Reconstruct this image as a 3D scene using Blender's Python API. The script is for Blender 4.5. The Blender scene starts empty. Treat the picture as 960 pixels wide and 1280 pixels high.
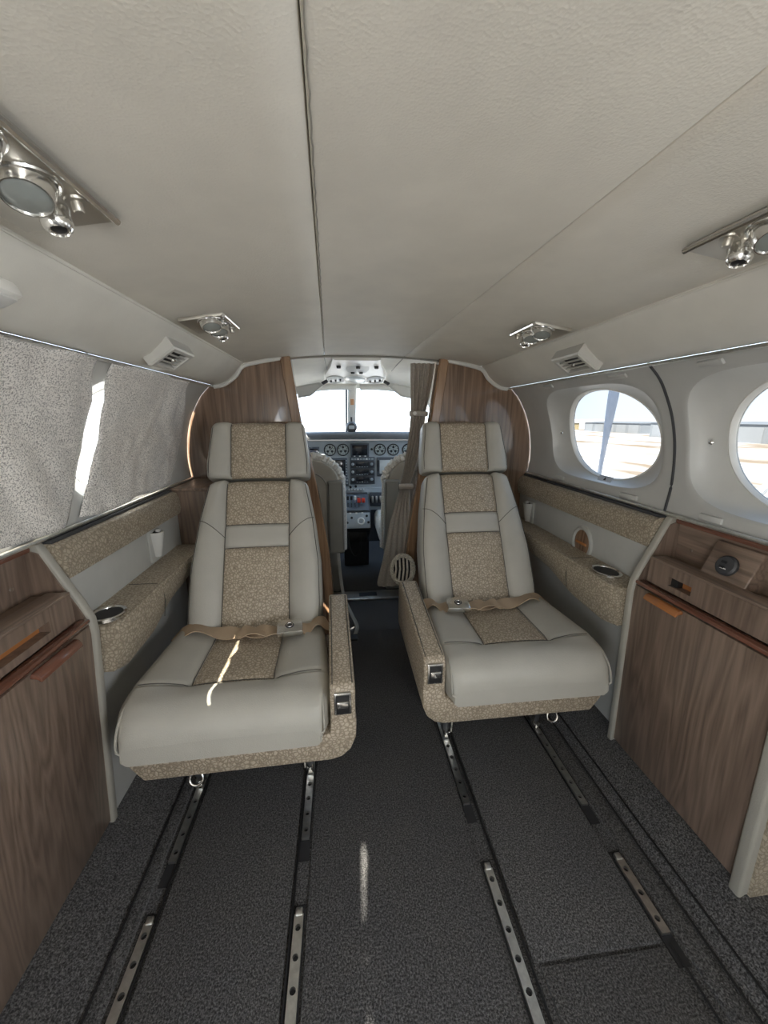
import bpy, bmesh, math, random
from mathutils import Vector, Matrix, noise
R = math.radians
PI = math.pi
random.seed(7)
scene = bpy.context.scene
col = scene.collection

# ------------------------------------------------------------------ camera
cam_d = bpy.data.cameras.new('camera')
cam = bpy.data.objects.new('camera', cam_d)
col.objects.link(cam)
cam_d.sensor_fit = 'VERTICAL'
cam_d.sensor_height = 34.6
cam_d.lens = 34.6 * 480 / 1280
cam_d.clip_start = 0.02
cam_d.clip_end = 2000
cam.location = (-0.12, 0.0, 1.08)
cam.rotation_euler = (R(90 - 13.8), 0, R(-6.35))
scene.camera = cam

# ------------------------------------------------------------------ sky, sun, exposure
world = bpy.data.worlds.new('sky')
scene.world = world
world.use_nodes = True
wn = world.node_tree.nodes
wl = world.node_tree.links
wn.clear()
wo = wn.new('ShaderNodeOutputWorld')
wb = wn.new('ShaderNodeBackground')
tc = wn.new('ShaderNodeTexCoord')
sx = wn.new('ShaderNodeSeparateXYZ')
rp = wn.new('ShaderNodeValToRGB')
rp.color_ramp.elements[0].position = 0.0
rp.color_ramp.elements[0].color = (0.68, 0.78, 0.88, 1)
rp.color_ramp.elements[1].position = 0.9
rp.color_ramp.elements[1].color = (0.34, 0.52, 0.80, 1)
wl.new(tc.outputs['Generated'], sx.inputs[0])
wl.new(sx.outputs['Z'], rp.inputs[0])
wl.new(rp.outputs[0], wb.inputs['Color'])
wl.new(wb.outputs[0], wo.inputs['Surface'])
wb.inputs['Strength'].default_value = 2.8

def add_light(name, kind, energy, loc=(0, 0, 0), rot=(0, 0, 0), color=(1, 1, 1), size=None, size_y=None):
    d = bpy.data.lights.new(name, kind)
    d.energy = energy
    d.color = color
    o = bpy.data.objects.new(name, d)
    o.location = loc
    o.rotation_euler = rot
    col.objects.link(o)
    if kind == 'AREA':
        d.shape = 'RECTANGLE'
        d.size = size
        d.size_y = size_y or size
    return o

sun = add_light('sun', 'SUN', 20.0, color=(1.0, 0.93, 0.80))
sun.data.angle = R(0.6)
SUN_AZ, SUN_EL = R(221), R(43)
sd = -Vector((math.cos(SUN_EL) * math.cos(SUN_AZ), math.cos(SUN_EL) * math.sin(SUN_AZ), math.sin(SUN_EL)))
sun.rotation_euler = sd.to_track_quat('-Z', 'Y').to_euler()

# added fill lamp behind the camera for daylight from an assumed open door
aft_fill_left = add_light('aft_fill_lamp_left', 'AREA', 6.5, (-0.74, -0.95, 0.70), (0, R(-104), 0), (1.0, 0.97, 0.92), 1.1, 0.62)
# second added fill lamp, stands in for daylight at the aft right windows
aft_fill_right = add_light('aft_fill_lamp_right', 'AREA', 12, (0.72, -0.75, 1.03), (0, R(90), 0), (0.97, 0.98, 1.0), 0.3, 0.46)

vs = scene.view_settings
vs.view_transform = 'Standard'
vs.look = 'None'
vs.exposure = 0.72
vs.gamma = 1.0
vs.use_curve_mapping = False
try:
    scene.cycles.max_bounces = 10
    scene.cycles.diffuse_bounces = 6
    scene.cycles.transparent_max_bounces = 12
    scene.cycles.sample_clamp_indirect = 6.0
    scene.cycles.caustics_reflective = False
    scene.cycles.caustics_refractive = False
except Exception:
    pass

# ------------------------------------------------------------------ materials
MAT = {}
def new_mat(name):
    m = bpy.data.materials.new(name)
    m.use_nodes = True
    nt = m.node_tree
    b = nt.nodes['Principled BSDF']
    MAT[name] = m
    return m, nt, b

def coords(nt, scale=(1, 1, 1)):
    t = nt.nodes.new('ShaderNodeTexCoord')
    mp = nt.nodes.new('ShaderNodeMapping')
    mp.inputs['Scale'].default_value = scale
    nt.links.new(t.outputs['Object'], mp.inputs['Vector'])
    return mp.outputs['Vector']

def ramp(nt, fac, stops):
    r = nt.nodes.new('ShaderNodeValToRGB')
    while len(r.color_ramp.elements) < len(stops):
        r.color_ramp.elements.new(0.5)
    for e, (p, c) in zip(r.color_ramp.elements, stops):
        e.position = p
        e.color = (*c, 1)
    nt.links.new(fac, r.inputs[0])
    return r.outputs[0]

def noise_tex(nt, vec, scale, detail=3, rough=0.55):
    n = nt.nodes.new('ShaderNodeTexNoise')
    n.inputs['Scale'].default_value = scale
    n.inputs['Detail'].default_value = detail
    n.inputs['Roughness'].default_value = rough
    nt.links.new(vec, n.inputs['Vector'])
    return n.outputs['Fac']

def bump(nt, b, height, strength=0.2, dist=0.002):
    bp = nt.nodes.new('ShaderNodeBump')
    bp.inputs['Strength'].default_value = strength
    bp.inputs['Distance'].default_value = dist
    nt.links.new(height, bp.inputs['Height'])
    nt.links.new(bp.outputs['Normal'], b.inputs['Normal'])

def plain(name, c, rough=0.5, metal=0.0, spec=0.5, var=0.08, vscale=14, bscale=None, bstr=0.15, coat=0.0, emit=None, estr=1.0):
    m, nt, b = new_mat(name)
    v = coords(nt)
    f = noise_tex(nt, v, vscale)
    lo = tuple(max(0, x * (1 - var)) for x in c)
    hi = tuple(min(1, x * (1 + var)) for x in c)
    nt.links.new(ramp(nt, f, [(0.3, lo), (0.7, hi)]), b.inputs['Base Color'])
    b.inputs['Roughness'].default_value = rough
    b.inputs['Metallic'].default_value = metal
    b.inputs['Specular IOR Level'].default_value = spec
    b.inputs['Coat Weight'].default_value = coat
    b.inputs['Coat Roughness'].default_value = 0.05
    if bscale:
        bump(nt, b, noise_tex(nt, v, bscale, 2), bstr)
    if emit:
        b.inputs['Emission Color'].default_value = (*emit, 1)
        b.inputs['Emission Strength'].default_value = estr
    return m

def leather(name, c, rough=0.42, gs=420, bs=0.22, ns=60):
    m, nt, b = new_mat(name)
    v = coords(nt)
    f = noise_tex(nt, v, 9, 4)
    nt.links.new(ramp(nt, f, [(0.3, tuple(x * 0.95 for x in c)), (0.7, tuple(x * 1.05 for x in c))]), b.inputs['Base Color'])
    b.inputs['Roughness'].default_value = rough
    b.inputs['Specular IOR Level'].default_value = 0.4
    vo = nt.nodes.new('ShaderNodeTexVoronoi')
    vo.inputs['Scale'].default_value = gs
    nt.links.new(v, vo.inputs['Vector'])
    ad = nt.nodes.new('ShaderNodeMath')
    ad.operation = 'ADD'
    nt.links.new(vo.outputs['Distance'], ad.inputs[0])
    nt.links.new(noise_tex(nt, v, ns, 3), ad.inputs[1])
    bump(nt, b, ad.outputs[0], bs, 0.0012)
    return m

def crackle(name, cell, line, scale=78, rough=0.45):
    m, nt, b = new_mat(name)
    v = coords(nt)
    wv = nt.nodes.new('ShaderNodeTexNoise')
    wv.inputs['Scale'].default_value = 45
    nt.links.new(v, wv.inputs['Vector'])
    mx = nt.nodes.new('ShaderNodeVectorMath')
    mx.operation = 'MULTIPLY_ADD'
    mx.inputs[1].default_value = (0.012, 0.012, 0.012)
    nt.links.new(wv.outputs['Color'], mx.inputs[0])
    nt.links.new(v, mx.inputs[2])
    vo = nt.nodes.new('ShaderNodeTexVoronoi')
    vo.feature = 'DISTANCE_TO_EDGE'
    vo.inputs['Scale'].default_value = scale
    nt.links.new(mx.outputs[0], vo.inputs['Vector'])
    mid = tuple((a + c) / 2 for a, c in zip(cell, line))
    nt.links.new(ramp(nt, vo.outputs['Distance'], [(0.02, line), (0.12, mid), (0.25, cell)]), b.inputs['Base Color'])
    b.inputs['Roughness'].default_value = rough
    h = ramp(nt, vo.outputs['Distance'], [(0.0, (0, 0, 0)), (0.3, (1, 1, 1))])
    bump(nt, b, h, 0.35, 0.002)
    return m

def wood(name, dark, light, axis='Z', rough=0.32, coat=0.3, ring=9.0, coat_r=0.06, fscale=9.0):
    m, nt, b = new_mat(name)
    sc = {'Z': (1, 1, 0.07), 'Y': (1, 0.07, 1), 'X': (0.07, 1, 1)}[axis]
    v = coords(nt, sc)
    f = noise_tex(nt, v, fscale, 3, 0.55)
    mul = nt.nodes.new('ShaderNodeMath')
    mul.operation = 'MULTIPLY'
    mul.inputs[1].default_value = ring
    nt.links.new(f, mul.inputs[0])
    fr = nt.nodes.new('ShaderNodeMath')
    fr.operation = 'PINGPONG'
    fr.inputs[1].default_value = 0.5
    nt.links.new(mul.outputs[0], fr.inputs[0])
    sc2 = {'Z': (1, 1, 0.03), 'Y': (1, 0.03, 1), 'X': (0.03, 1, 1)}[axis]
    g = noise_tex(nt, coords(nt, sc2), 190, 2)
    mixf = nt.nodes.new('ShaderNodeMath')
    mixf.operation = 'MULTIPLY_ADD'
    mixf.inputs[1].default_value = 0.75
    nt.links.new(g, mixf.inputs[0])
    nt.links.new(fr.outputs[0], mixf.inputs[2])
    mid = tuple((a + c) / 2 for a, c in zip(dark, light))
    nt.links.new(ramp(nt, mixf.outputs[0], [(0.20, dark), (0.55, mid), (0.95, light)]), b.inputs['Base Color'])
    b.inputs['Roughness'].default_value = rough
    b.inputs['Coat Weight'].default_value = coat
    b.inputs['Coat Roughness'].default_value = coat_r
    bump(nt, b, g, 0.05, 0.0006)
    return m

leather('leather_grey', (0.415, 0.40, 0.355))
leather('leather_trim', (0.37, 0.355, 0.31), 0.5)
leather('headliner', (0.71, 0.675, 0.60), 0.55, 330, 0.2, 170)
leather('valance', (0.68, 0.66, 0.60), 0.5, 420, 0.06, 170)
crackle('crackle_tan', (0.49, 0.42, 0.325), (0.25, 0.203, 0.147), 112)
crackle('crackle_strip', (0.46, 0.40, 0.31), (0.25, 0.208, 0.155), 105)
wood('walnut', (0.115, 0.080, 0.060), (0.235, 0.170, 0.130), 'Z', 0.38, 0.2, 14.0)
wood('walnut_long', (0.125, 0.087, 0.065), (0.27, 0.195, 0.148), 'Y', 0.38, 0.2, 14.0)
wood('walnut_gloss', (0.10, 0.060, 0.037), (0.29, 0.185, 0.120), 'Z', 0.22, 0.9, 9.0, 0.03)
wood('post_wood', (0.16, 0.085, 0.045), (0.36, 0.22, 0.125), 'Z', 0.25, 0.8, 7.0, 0.04)
wood('cherry', (0.105, 0.040, 0.024), (0.23, 0.098, 0.064), 'Y', 0.2, 0.8)
wood('cherry_light', (0.28, 0.10, 0.03), (0.46, 0.19, 0.065), 'Y', 0.25, 0.7)
plain('plastic_panel', (0.49, 0.49, 0.47), 0.42, var=0.03, bscale=500, bstr=0.04)
plain('plastic_light', (0.57, 0.57, 0.545), 0.38, var=0.03, bscale=500, bstr=0.04)
plain('white_plastic', (0.74, 0.73, 0.69), 0.35, var=0.04)
plain('side_leather', (0.42, 0.42, 0.395), 0.48, var=0.04, bscale=420, bstr=0.12)
plain('chrome', (0.80, 0.79, 0.76), 0.2, metal=1.0, var=0.03)
plain('alu', (0.74, 0.74, 0.72), 0.36, metal=1.0, var=0.15, vscale=60)
plain('nickel', (0.56, 0.53, 0.47), 0.42, metal=1.0, var=0.04)
plain('black', (0.012, 0.012, 0.013), 0.5, var=0.2)
plain('rubber', (0.018, 0.018, 0.02), 0.75, var=0.2)
plain('dark_grey', (0.045, 0.046, 0.05), 0.5, var=0.1)
plain('seam', (0.085, 0.080, 0.07), 0.7, var=0.1)
plain('seam_light', (0.30, 0.285, 0.25), 0.6, var=0.1)
plain('belt', (0.42, 0.315, 0.215), 0.6, var=0.06, bscale=900, bstr=0.2)
plain('panel_grey', (0.42, 0.46, 0.49), 0.5, var=0.06)
plain('panel_dark', (0.09, 0.105, 0.125), 0.5, var=0.1)
plain('screen', (0.008, 0.010, 0.016), 0.12, var=0.2)
plain('screen_pale', (0.62, 0.66, 0.66), 0.25, var=0.03)
plain('dial', (0.03, 0.033, 0.035), 0.25, var=0.1)
plain('dial_pale', (0.42, 0.46, 0.45), 0.3, var=0.1)
plain('mark_white', (0.85, 0.85, 0.82), 0.4, var=0.02)
plain('red', (0.75, 0.05, 0.025), 0.35, var=0.05)
plain('orange_mark', (0.55, 0.30, 0.16), 0.5, var=0.1)
plain('sheepskin', (0.60, 0.58, 0.53), 0.95, var=0.25, vscale=120, bscale=260, bstr=0.9)
plain('pilot_fabric', (0.33, 0.31, 0.265), 0.8, var=0.06, bscale=600, bstr=0.3)
plain('pilot_pad', (0.235, 0.23, 0.205), 0.6, var=0.05, bscale=500, bstr=0.15)
plain('curtain', (0.45, 0.41, 0.355), 0.85, var=0.14, vscale=120, bscale=700, bstr=0.4)
plain('basket', (0.66, 0.62, 0.54), 0.7, var=0.2, vscale=160)
plain('snow', (0.82, 0.83, 0.86), 0.9, var=0.05, vscale=0.2)
plain('hangar', (0.20, 0.22, 0.24), 0.7, var=0.06, vscale=0.5)
plain('hangar_door', (0.24, 0.26, 0.28), 0.6, var=0.05, vscale=0.5)
plain('hangar_warm', (0.38, 0.32, 0.19), 0.7, var=0.06, vscale=0.5)
plain('blade', (0.16, 0.20, 0.27), 0.35, var=0.1)
plain('nacelle', (0.68, 0.69, 0.70), 0.3, var=0.03)
plain('glare', (0.14, 0.145, 0.15), 0.8, var=0.1, bscale=300, bstr=0.2)
plain('lens', (0.26, 0.28, 0.265), 0.08, var=0.04, coat=1.0)
plain('vent_white', (0.55, 0.54, 0.50), 0.4, var=0.03)
plain('tree', (0.05, 0.055, 0.05), 0.9, var=0.3)

# dark loop-pile carpet
def carpet(name, base, tint):
    m, nt, b = new_mat(name)
    v = coords(nt)
    f = noise_tex(nt, v, 270, 2, 0.7)
    g = noise_tex(nt, v, 5, 3)
    c = ramp(nt, f, [(0.34, tuple(x * 0.28 for x in base)), (0.5, base), (0.68, tuple(x * 2.3 for x in base))])
    d = ramp(nt, g, [(0.35, tint), (0.65, (1, 1, 1))])
    mx = nt.nodes.new('ShaderNodeMix')
    mx.data_type = 'RGBA'
    mx.blend_type = 'MULTIPLY'
    mx.inputs['Factor'].default_value = 0.5
    nt.links.new(c, mx.inputs['A'])
    nt.links.new(d, mx.inputs['B'])
    nt.links.new(mx.outputs['Result'], b.inputs['Base Color'])
    b.inputs['Roughness'].default_value = 0.95
    b.inputs['Specular IOR Level'].default_value = 0.1
    b.inputs['Sheen Weight'].default_value = 0.15
    bump(nt, b, f, 0.9, 0.004)
carpet('carpet', (0.080, 0.078, 0.077), (0.8, 0.82, 0.9))

# silvery speckled window cover fabric
def shade_mat():
    m, nt, b = new_mat('shade_fabric')
    v = coords(nt)
    f = noise_tex(nt, v, 330, 2, 0.6)
    c = ramp(nt, f, [(0.38, (0.30, 0.285, 0.27)), (0.46, (0.66, 0.635, 0.60)), (0.54, (0.90, 0.865, 0.82))])
    nt.links.new(c, b.inputs['Base Color'])
    b.inputs['Roughness'].default_value = 0.55
    b.inputs['Sheen Weight'].default_value = 0.2
    bump(nt, b, f, 0.3, 0.001)
    tr = nt.nodes.new('ShaderNodeBsdfTranslucent')
    tr.inputs['Color'].default_value = (0.75, 0.68, 0.58, 1)
    mix = nt.nodes.new('ShaderNodeMixShader')
    mix.inputs[0].default_value = 0.04
    out = nt.nodes['Material Output']
    nt.links.new(b.outputs[0], mix.inputs[1])
    nt.links.new(tr.outputs[0], mix.inputs[2])
    nt.links.new(mix.outputs[0], out.inputs['Surface'])
shade_mat()

# panes: tinted transparent acrylic with a weak gloss
def pane_mat(name, tint):
    m, nt, b = new_mat(name)
    nt.nodes.remove(b)
    t = nt.nodes.new('ShaderNodeBsdfTransparent')
    t.inputs['Color'].default_value = (*tint, 1)
    g = nt.nodes.new('ShaderNodeBsdfGlossy')
    g.inputs['Roughness'].default_value = 0.02
    lw = nt.nodes.new('ShaderNodeLayerWeight')
    lw.inputs['Blend'].default_value = 0.12
    mul = nt.nodes.new('ShaderNodeMath')
    mul.operation = 'MULTIPLY'
    mul.inputs[1].default_value = 0.35
    nt.links.new(lw.outputs['Fresnel'], mul.inputs[0])
    mix = nt.nodes.new('ShaderNodeMixShader')
    nt.links.new(mul.outputs[0], mix.inputs[0])
    nt.links.new(t.outputs[0], mix.inputs[1])
    nt.links.new(g.outputs[0], mix.inputs[2])
    nt.links.new(mix.outputs[0], nt.nodes['Material Output'].inputs['Surface'])
pane_mat('pane', (0.32, 0.32, 0.32))
pane_mat('pane_clear', (0.85, 0.86, 0.86))
pane_mat('windscreen', (0.95, 0.97, 0.97))

# snow with brown ploughed streaks
def ground_mat():
    m, nt, b = new_mat('ground_snow')
    v = coords(nt, (0.10, 0.028, 1))
    f = noise_tex(nt, v, 3.0, 5, 0.6)
    c = ramp(nt, f, [(0.38, (0.26, 0.20, 0.135)), (0.46, (0.44, 0.40, 0.36)), (0.53, (0.64, 0.65, 0.67))])
    nt.links.new(c, b.inputs['Base Color'])
    b.inputs['Roughness'].default_value = 0.9
ground_mat()

# ------------------------------------------------------------------ geometry helpers
class G:
    def __init__(s):
        s.v = []
        s.f = []
    def add(s, vs, fs, mx=None):
        o = len(s.v)
        for p in vs:
            p = Vector(p)
            s.v.append(mx @ p if mx else p)
        for f in fs:
            s.f.append([i + o for i in f])
        return s
    def box(s, x0, x1, y0, y1, z0, z1, bev=0.0, seg=2, mx=None):
        bm = bmesh.new()
        bmesh.ops.create_cube(bm, size=1)
        for q in bm.verts:
            q.co = Vector(((x0 + x1) / 2 + q.co.x * (x1 - x0), (y0 + y1) / 2 + q.co.y * (y1 - y0), (z0 + z1) / 2 + q.co.z * (z1 - z0)))
        if bev:
            bmesh.ops.bevel(bm, geom=list(bm.edges), offset=bev, segments=seg, affect='EDGES', profile=0.5)
        bm.verts.index_update()
        s.add([q.co.copy() for q in bm.verts], [[q.index for q in f.verts] for f in bm.faces], mx)
        bm.free()
        return s
    def prism(s, poly, axis, a0, a1, bev=0.0, seg=2, mx=None):
        # poly in the two other axes (x,y,z order), extruded along axis
        def P(p, a):
            if axis == 'Y':
                return Vector((p[0], a, p[1]))
            if axis == 'X':
                return Vector((a, p[0], p[1]))
            return Vector((p[0], p[1], a))
        bm = bmesh.new()
        A = [bm.verts.new(P(p, a0)) for p in poly]
        B = [bm.verts.new(P(p, a1)) for p in poly]
        n = len(poly)
        bm.faces.new(A)
        bm.faces.new(B[::-1])
        for i in range(n):
            bm.faces.new((A[i], B[i], B[(i + 1) % n], A[(i + 1) % n]))
        bmesh.ops.recalc_face_normals(bm, faces=bm.faces)
        if bev:
            bmesh.ops.bevel(bm, geom=list(bm.edges), offset=bev, segments=seg, affect='EDGES', profile=0.5, clamp_overlap=True)
        bm.verts.index_update()
        s.add([q.co.copy() for q in bm.verts], [[q.index for q in f.verts] for f in bm.faces], mx)
        bm.free()
        return s
    def loft(s, rings, closed=True, cap0=True, cap1=True, mx=None):
        n = len(rings[0])
        vs = [p for r in rings for p in r]
        fs = []
        for i in range(len(rings) - 1):
            for j in range(n if closed else n - 1):
                k = (j + 1) % n
                fs.append([i * n + j, i * n + k, (i + 1) * n + k, (i + 1) * n + j])
        if closed and cap0:
            fs.append(list(range(n))[::-1])
        if closed and cap1:
            fs.append([(len(rings) - 1) * n + j for j in range(n)])
        return s.add(vs, fs, mx)
    def lathe(s, prof, n=20, mx=None, sx=1.0, sy=1.0, cap0=True):
        rings = [[Vector((r * sx * math.cos(2 * PI * j / n), r * sy * math.sin(2 * PI * j / n), z)) for j in range(n)] for r, z in prof]
        return s.loft(rings, True, cap0, True, mx)
    def tube(s, path, r, n=8, mx=None, flat=1.0):
        path = [Vector(p) for p in path]
        rings = []
        up = Vector((0, 0, 1))
        for i, p in enumerate(path):
            t = (path[min(i + 1, len(path) - 1)] - path[max(i - 1, 0)]).normalized()
            a = t.cross(up)
            if a.length < 1e-3:
                a = t.cross(Vector((1, 0, 0)))
            a.normalize()
            b = a.cross(t)
            rr = r[i] if isinstance(r, (list, tuple)) else r
            rings.append([p + a * rr * math.cos(2 * PI * j / n) + b * rr * flat * math.sin(2 * PI * j / n) for j in range(n)])
        return s.loft(rings, True, True, True, mx)
    def torus(s, R_, r, n=24, m=8, mx=None, sx=1.0, sy=1.0):
        vs, fs = [], []
        for i in range(n):
            a = 2 * PI * i / n
            for j in range(m):
                b = 2 * PI * j / m
                rr = R_ + r * math.cos(b)
                vs.append((rr * math.cos(a) * sx, rr * math.sin(a) * sy, r * math.sin(b)))
        for i in range(n):
            for j in range(m):
                fs.append([i * m + j, ((i + 1) % n) * m + j, ((i + 1) % n) * m + (j + 1) % m, i * m + (j + 1) % m])
        return s.add(vs, fs, mx)

def T(x=0, y=0, z=0, rx=0, ry=0, rz=0):
    return Matrix.Translation((x, y, z)) @ Matrix.Rotation(R(rz), 4, 'Z') @ Matrix.Rotation(R(ry), 4, 'Y') @ Matrix.Rotation(R(rx), 4, 'X')

def wloc(o):
    v = Vector((0, 0, 0))
    while o:
        v += o.location
        o = o.parent
    return v

def obj(name, g, mat, parent=None, local=False, angle=38, fix=True):
    me = bpy.data.meshes.new(name)
    vs = g.v
    loc = Vector((0, 0, 0))
    if parent is not None:
        if not local:
            w = wloc(parent)
            vs = [p - w for p in vs]
    else:
        xs = [p.x for p in vs]; ys = [p.y for p in vs]; zs = [p.z for p in vs]
        loc = Vector(((min(xs) + max(xs)) / 2, (min(ys) + max(ys)) / 2, min(zs)))
        vs = [p - loc for p in vs]
    me.from_pydata([tuple(p) for p in vs], [], g.f)
    if fix:
        bm = bmesh.new()
        bm.from_mesh(me)
        bmesh.ops.recalc_face_normals(bm, faces=bm.faces)
        bm.to_mesh(me)
        bm.free()
    for p in me.polygons:
        p.use_smooth = True
    me.set_sharp_from_angle(angle=R(angle))
    me.materials.append(MAT[mat])
    o = bpy.data.objects.new(name, me)
    col.objects.link(o)
    o.location = loc
    if parent is not None:
        o.parent = parent
    return o

def tag(o, label, cat, group=None):
    o['label'] = label
    o['category'] = cat
    if group:
        o['group'] = group
    return o

def thing(name, label, cat, loc=(0, 0, 0), group=None):
    o = bpy.data.objects.new(name, None)
    o.empty_display_size = 0.05
    col.objects.link(o)
    o.location = loc
    return tag(o, label, cat, group)

def struct(o, label=None):
    o['kind'] = 'structure'
    if label:
        o['label'] = label
    return o

def sgroup(name, label, loc=(0, 0, 0)):
    o = bpy.data.objects.new(name, None)
    o.empty_display_size = 0.05
    col.objects.link(o)
    o.location = loc
    return struct(o, label)

def copy_tree(o, parent=None):
    c = o.copy()
    col.objects.link(c)
    c.parent = parent
    for ch in list(o.children):
        copy_tree(ch, c)
    return c

def sub(pts, n):
    """Catmull-Rom refinement of a point list"""
    pts = [Vector(p) for p in pts]
    out = []
    for i in range(len(pts) - 1):
        p0 = pts[max(i - 1, 0)]; p1 = pts[i]; p2 = pts[i + 1]; p3 = pts[min(i + 2, len(pts) - 1)]
        for k in range(n):
            t = k / n
            out.append(0.5 * ((2 * p1) + (p2 - p0) * t + (2 * p0 - 5 * p1 + 4 * p2 - p3) * t * t + (3 * p1 - p0 - 3 * p2 + p3) * t ** 3))
    out.append(pts[-1])
    return out

def lerp_table(tab, t):
    if t <= tab[0][0]:
        return tab[0][1]
    for (a, x), (b, y) in zip(tab, tab[1:]):
        if t <= b:
            return x + (y - x) * (t - a) / (b - a)
    return tab[-1][1]

YA, YB = -1.7, 1.78           # cabin aft end and forward partition
def strip_profile(poly, y0, y1, ny, thick=0.0):
    """an open cross-section polyline (x,z) extruded along Y"""
    g = G()
    rings = []
    for i in range(ny + 1):
        y = y0 + (y1 - y0) * i / ny
        rings.append([Vector((x, y, z)) for x, z in poly])
    g.loft(rings, closed=False)
    return g

# ------------------------------------------------------------------ floor
fl = sgroup('floor', 'dark charcoal carpeted cabin floor')
g = strip_profile([(-0.86, 0.046), (-0.75, 0.045), (-0.70, 0.028), (-0.655, 0.012), (-0.62, 0.004), (-0.60, -0.004), (0.60, -0.004), (0.62, 0.006), (0.665, 0.045), (0.715, 0.088), (0.86, 0.090)], YA, 1.80, 8)
obj('carpet_base', g, 'carpet', fl, angle=60)
def carpet_panel(x0, x1, y0, y1, z=0.004):
    g = G().box(x0, x1, y0, y1, -0.02, z, 0.004, 2)
    return obj('carpet_panel', g, 'carpet', fl)
carpet_panel(-0.222, 0.190, YA, 1.79)                      # aisle runner
carpet_panel(-0.545, -0.262, YA, 1.79)                     # between left tracks
carpet_panel(0.243, 0.530, 0.505, 1.79)                    # between right tracks
carpet_panel(0.255, 0.530, YA, 0.497)
carpet_panel(-0.617, -0.588, YA, 1.79, 0.005)
carpet_panel(0.568, 0.612, YA, 1.79, 0.005)

for x_, y0_, y1_, z_ in ((0.2365, YA, 1.7, 0.003), (-0.2555, YA, 1.7, 0.003), (0.616, YA, 1.7, 0.008), (-0.618, YA, 1.7, 0.008), (0.645, YA, 1.2, 0.029), (0.545, YA, 0.50, 0.003), (-0.5515, YA, 1.7, 0.003)):
    g = G().tube([(x_, y0_, z_), (x_, 0.4, z_), (x_, y1_, z_)], 0.0028, 6)
    obj('carpet_seam', g, 'black', fl)
# ------------------------------------------------------------------ window walls
XW = [(0.80, 0.780), (0.83, 0.782), (0.90, 0.788), (1.00, 0.778), (1.08, 0.755), (1.14, 0.725), (1.18, 0.698), (1.215, 0.660), (1.23, 0.64)]
WZ0, WZ1 = 0.822, 1.214
WCZ = 1.02
def winx(z):
    if z <= XW[0][0] or z >= XW[-1][0]:
        return lerp_table(XW, z)
    for i in range(len(XW) - 1):
        if z <= XW[i + 1][0]:
            break
    (a, x0), (b, x1) = XW[i], XW[i + 1]
    (p, w0), (q, w1) = XW[max(i - 1, 0)], XW[min(i + 2, len(XW) - 1)]
    h = b - a
    m0 = (x1 - w0) / (b - p)
    m1 = (w1 - x0) / (q - a)
    t = (z - a) / h
    return (2 * t ** 3 - 3 * t * t + 1) * x0 + (t ** 3 - 2 * t * t + t) * h * m0 + (3 * t * t - 2 * t ** 3) * x1 + (t ** 3 - t * t) * h * m1
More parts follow.
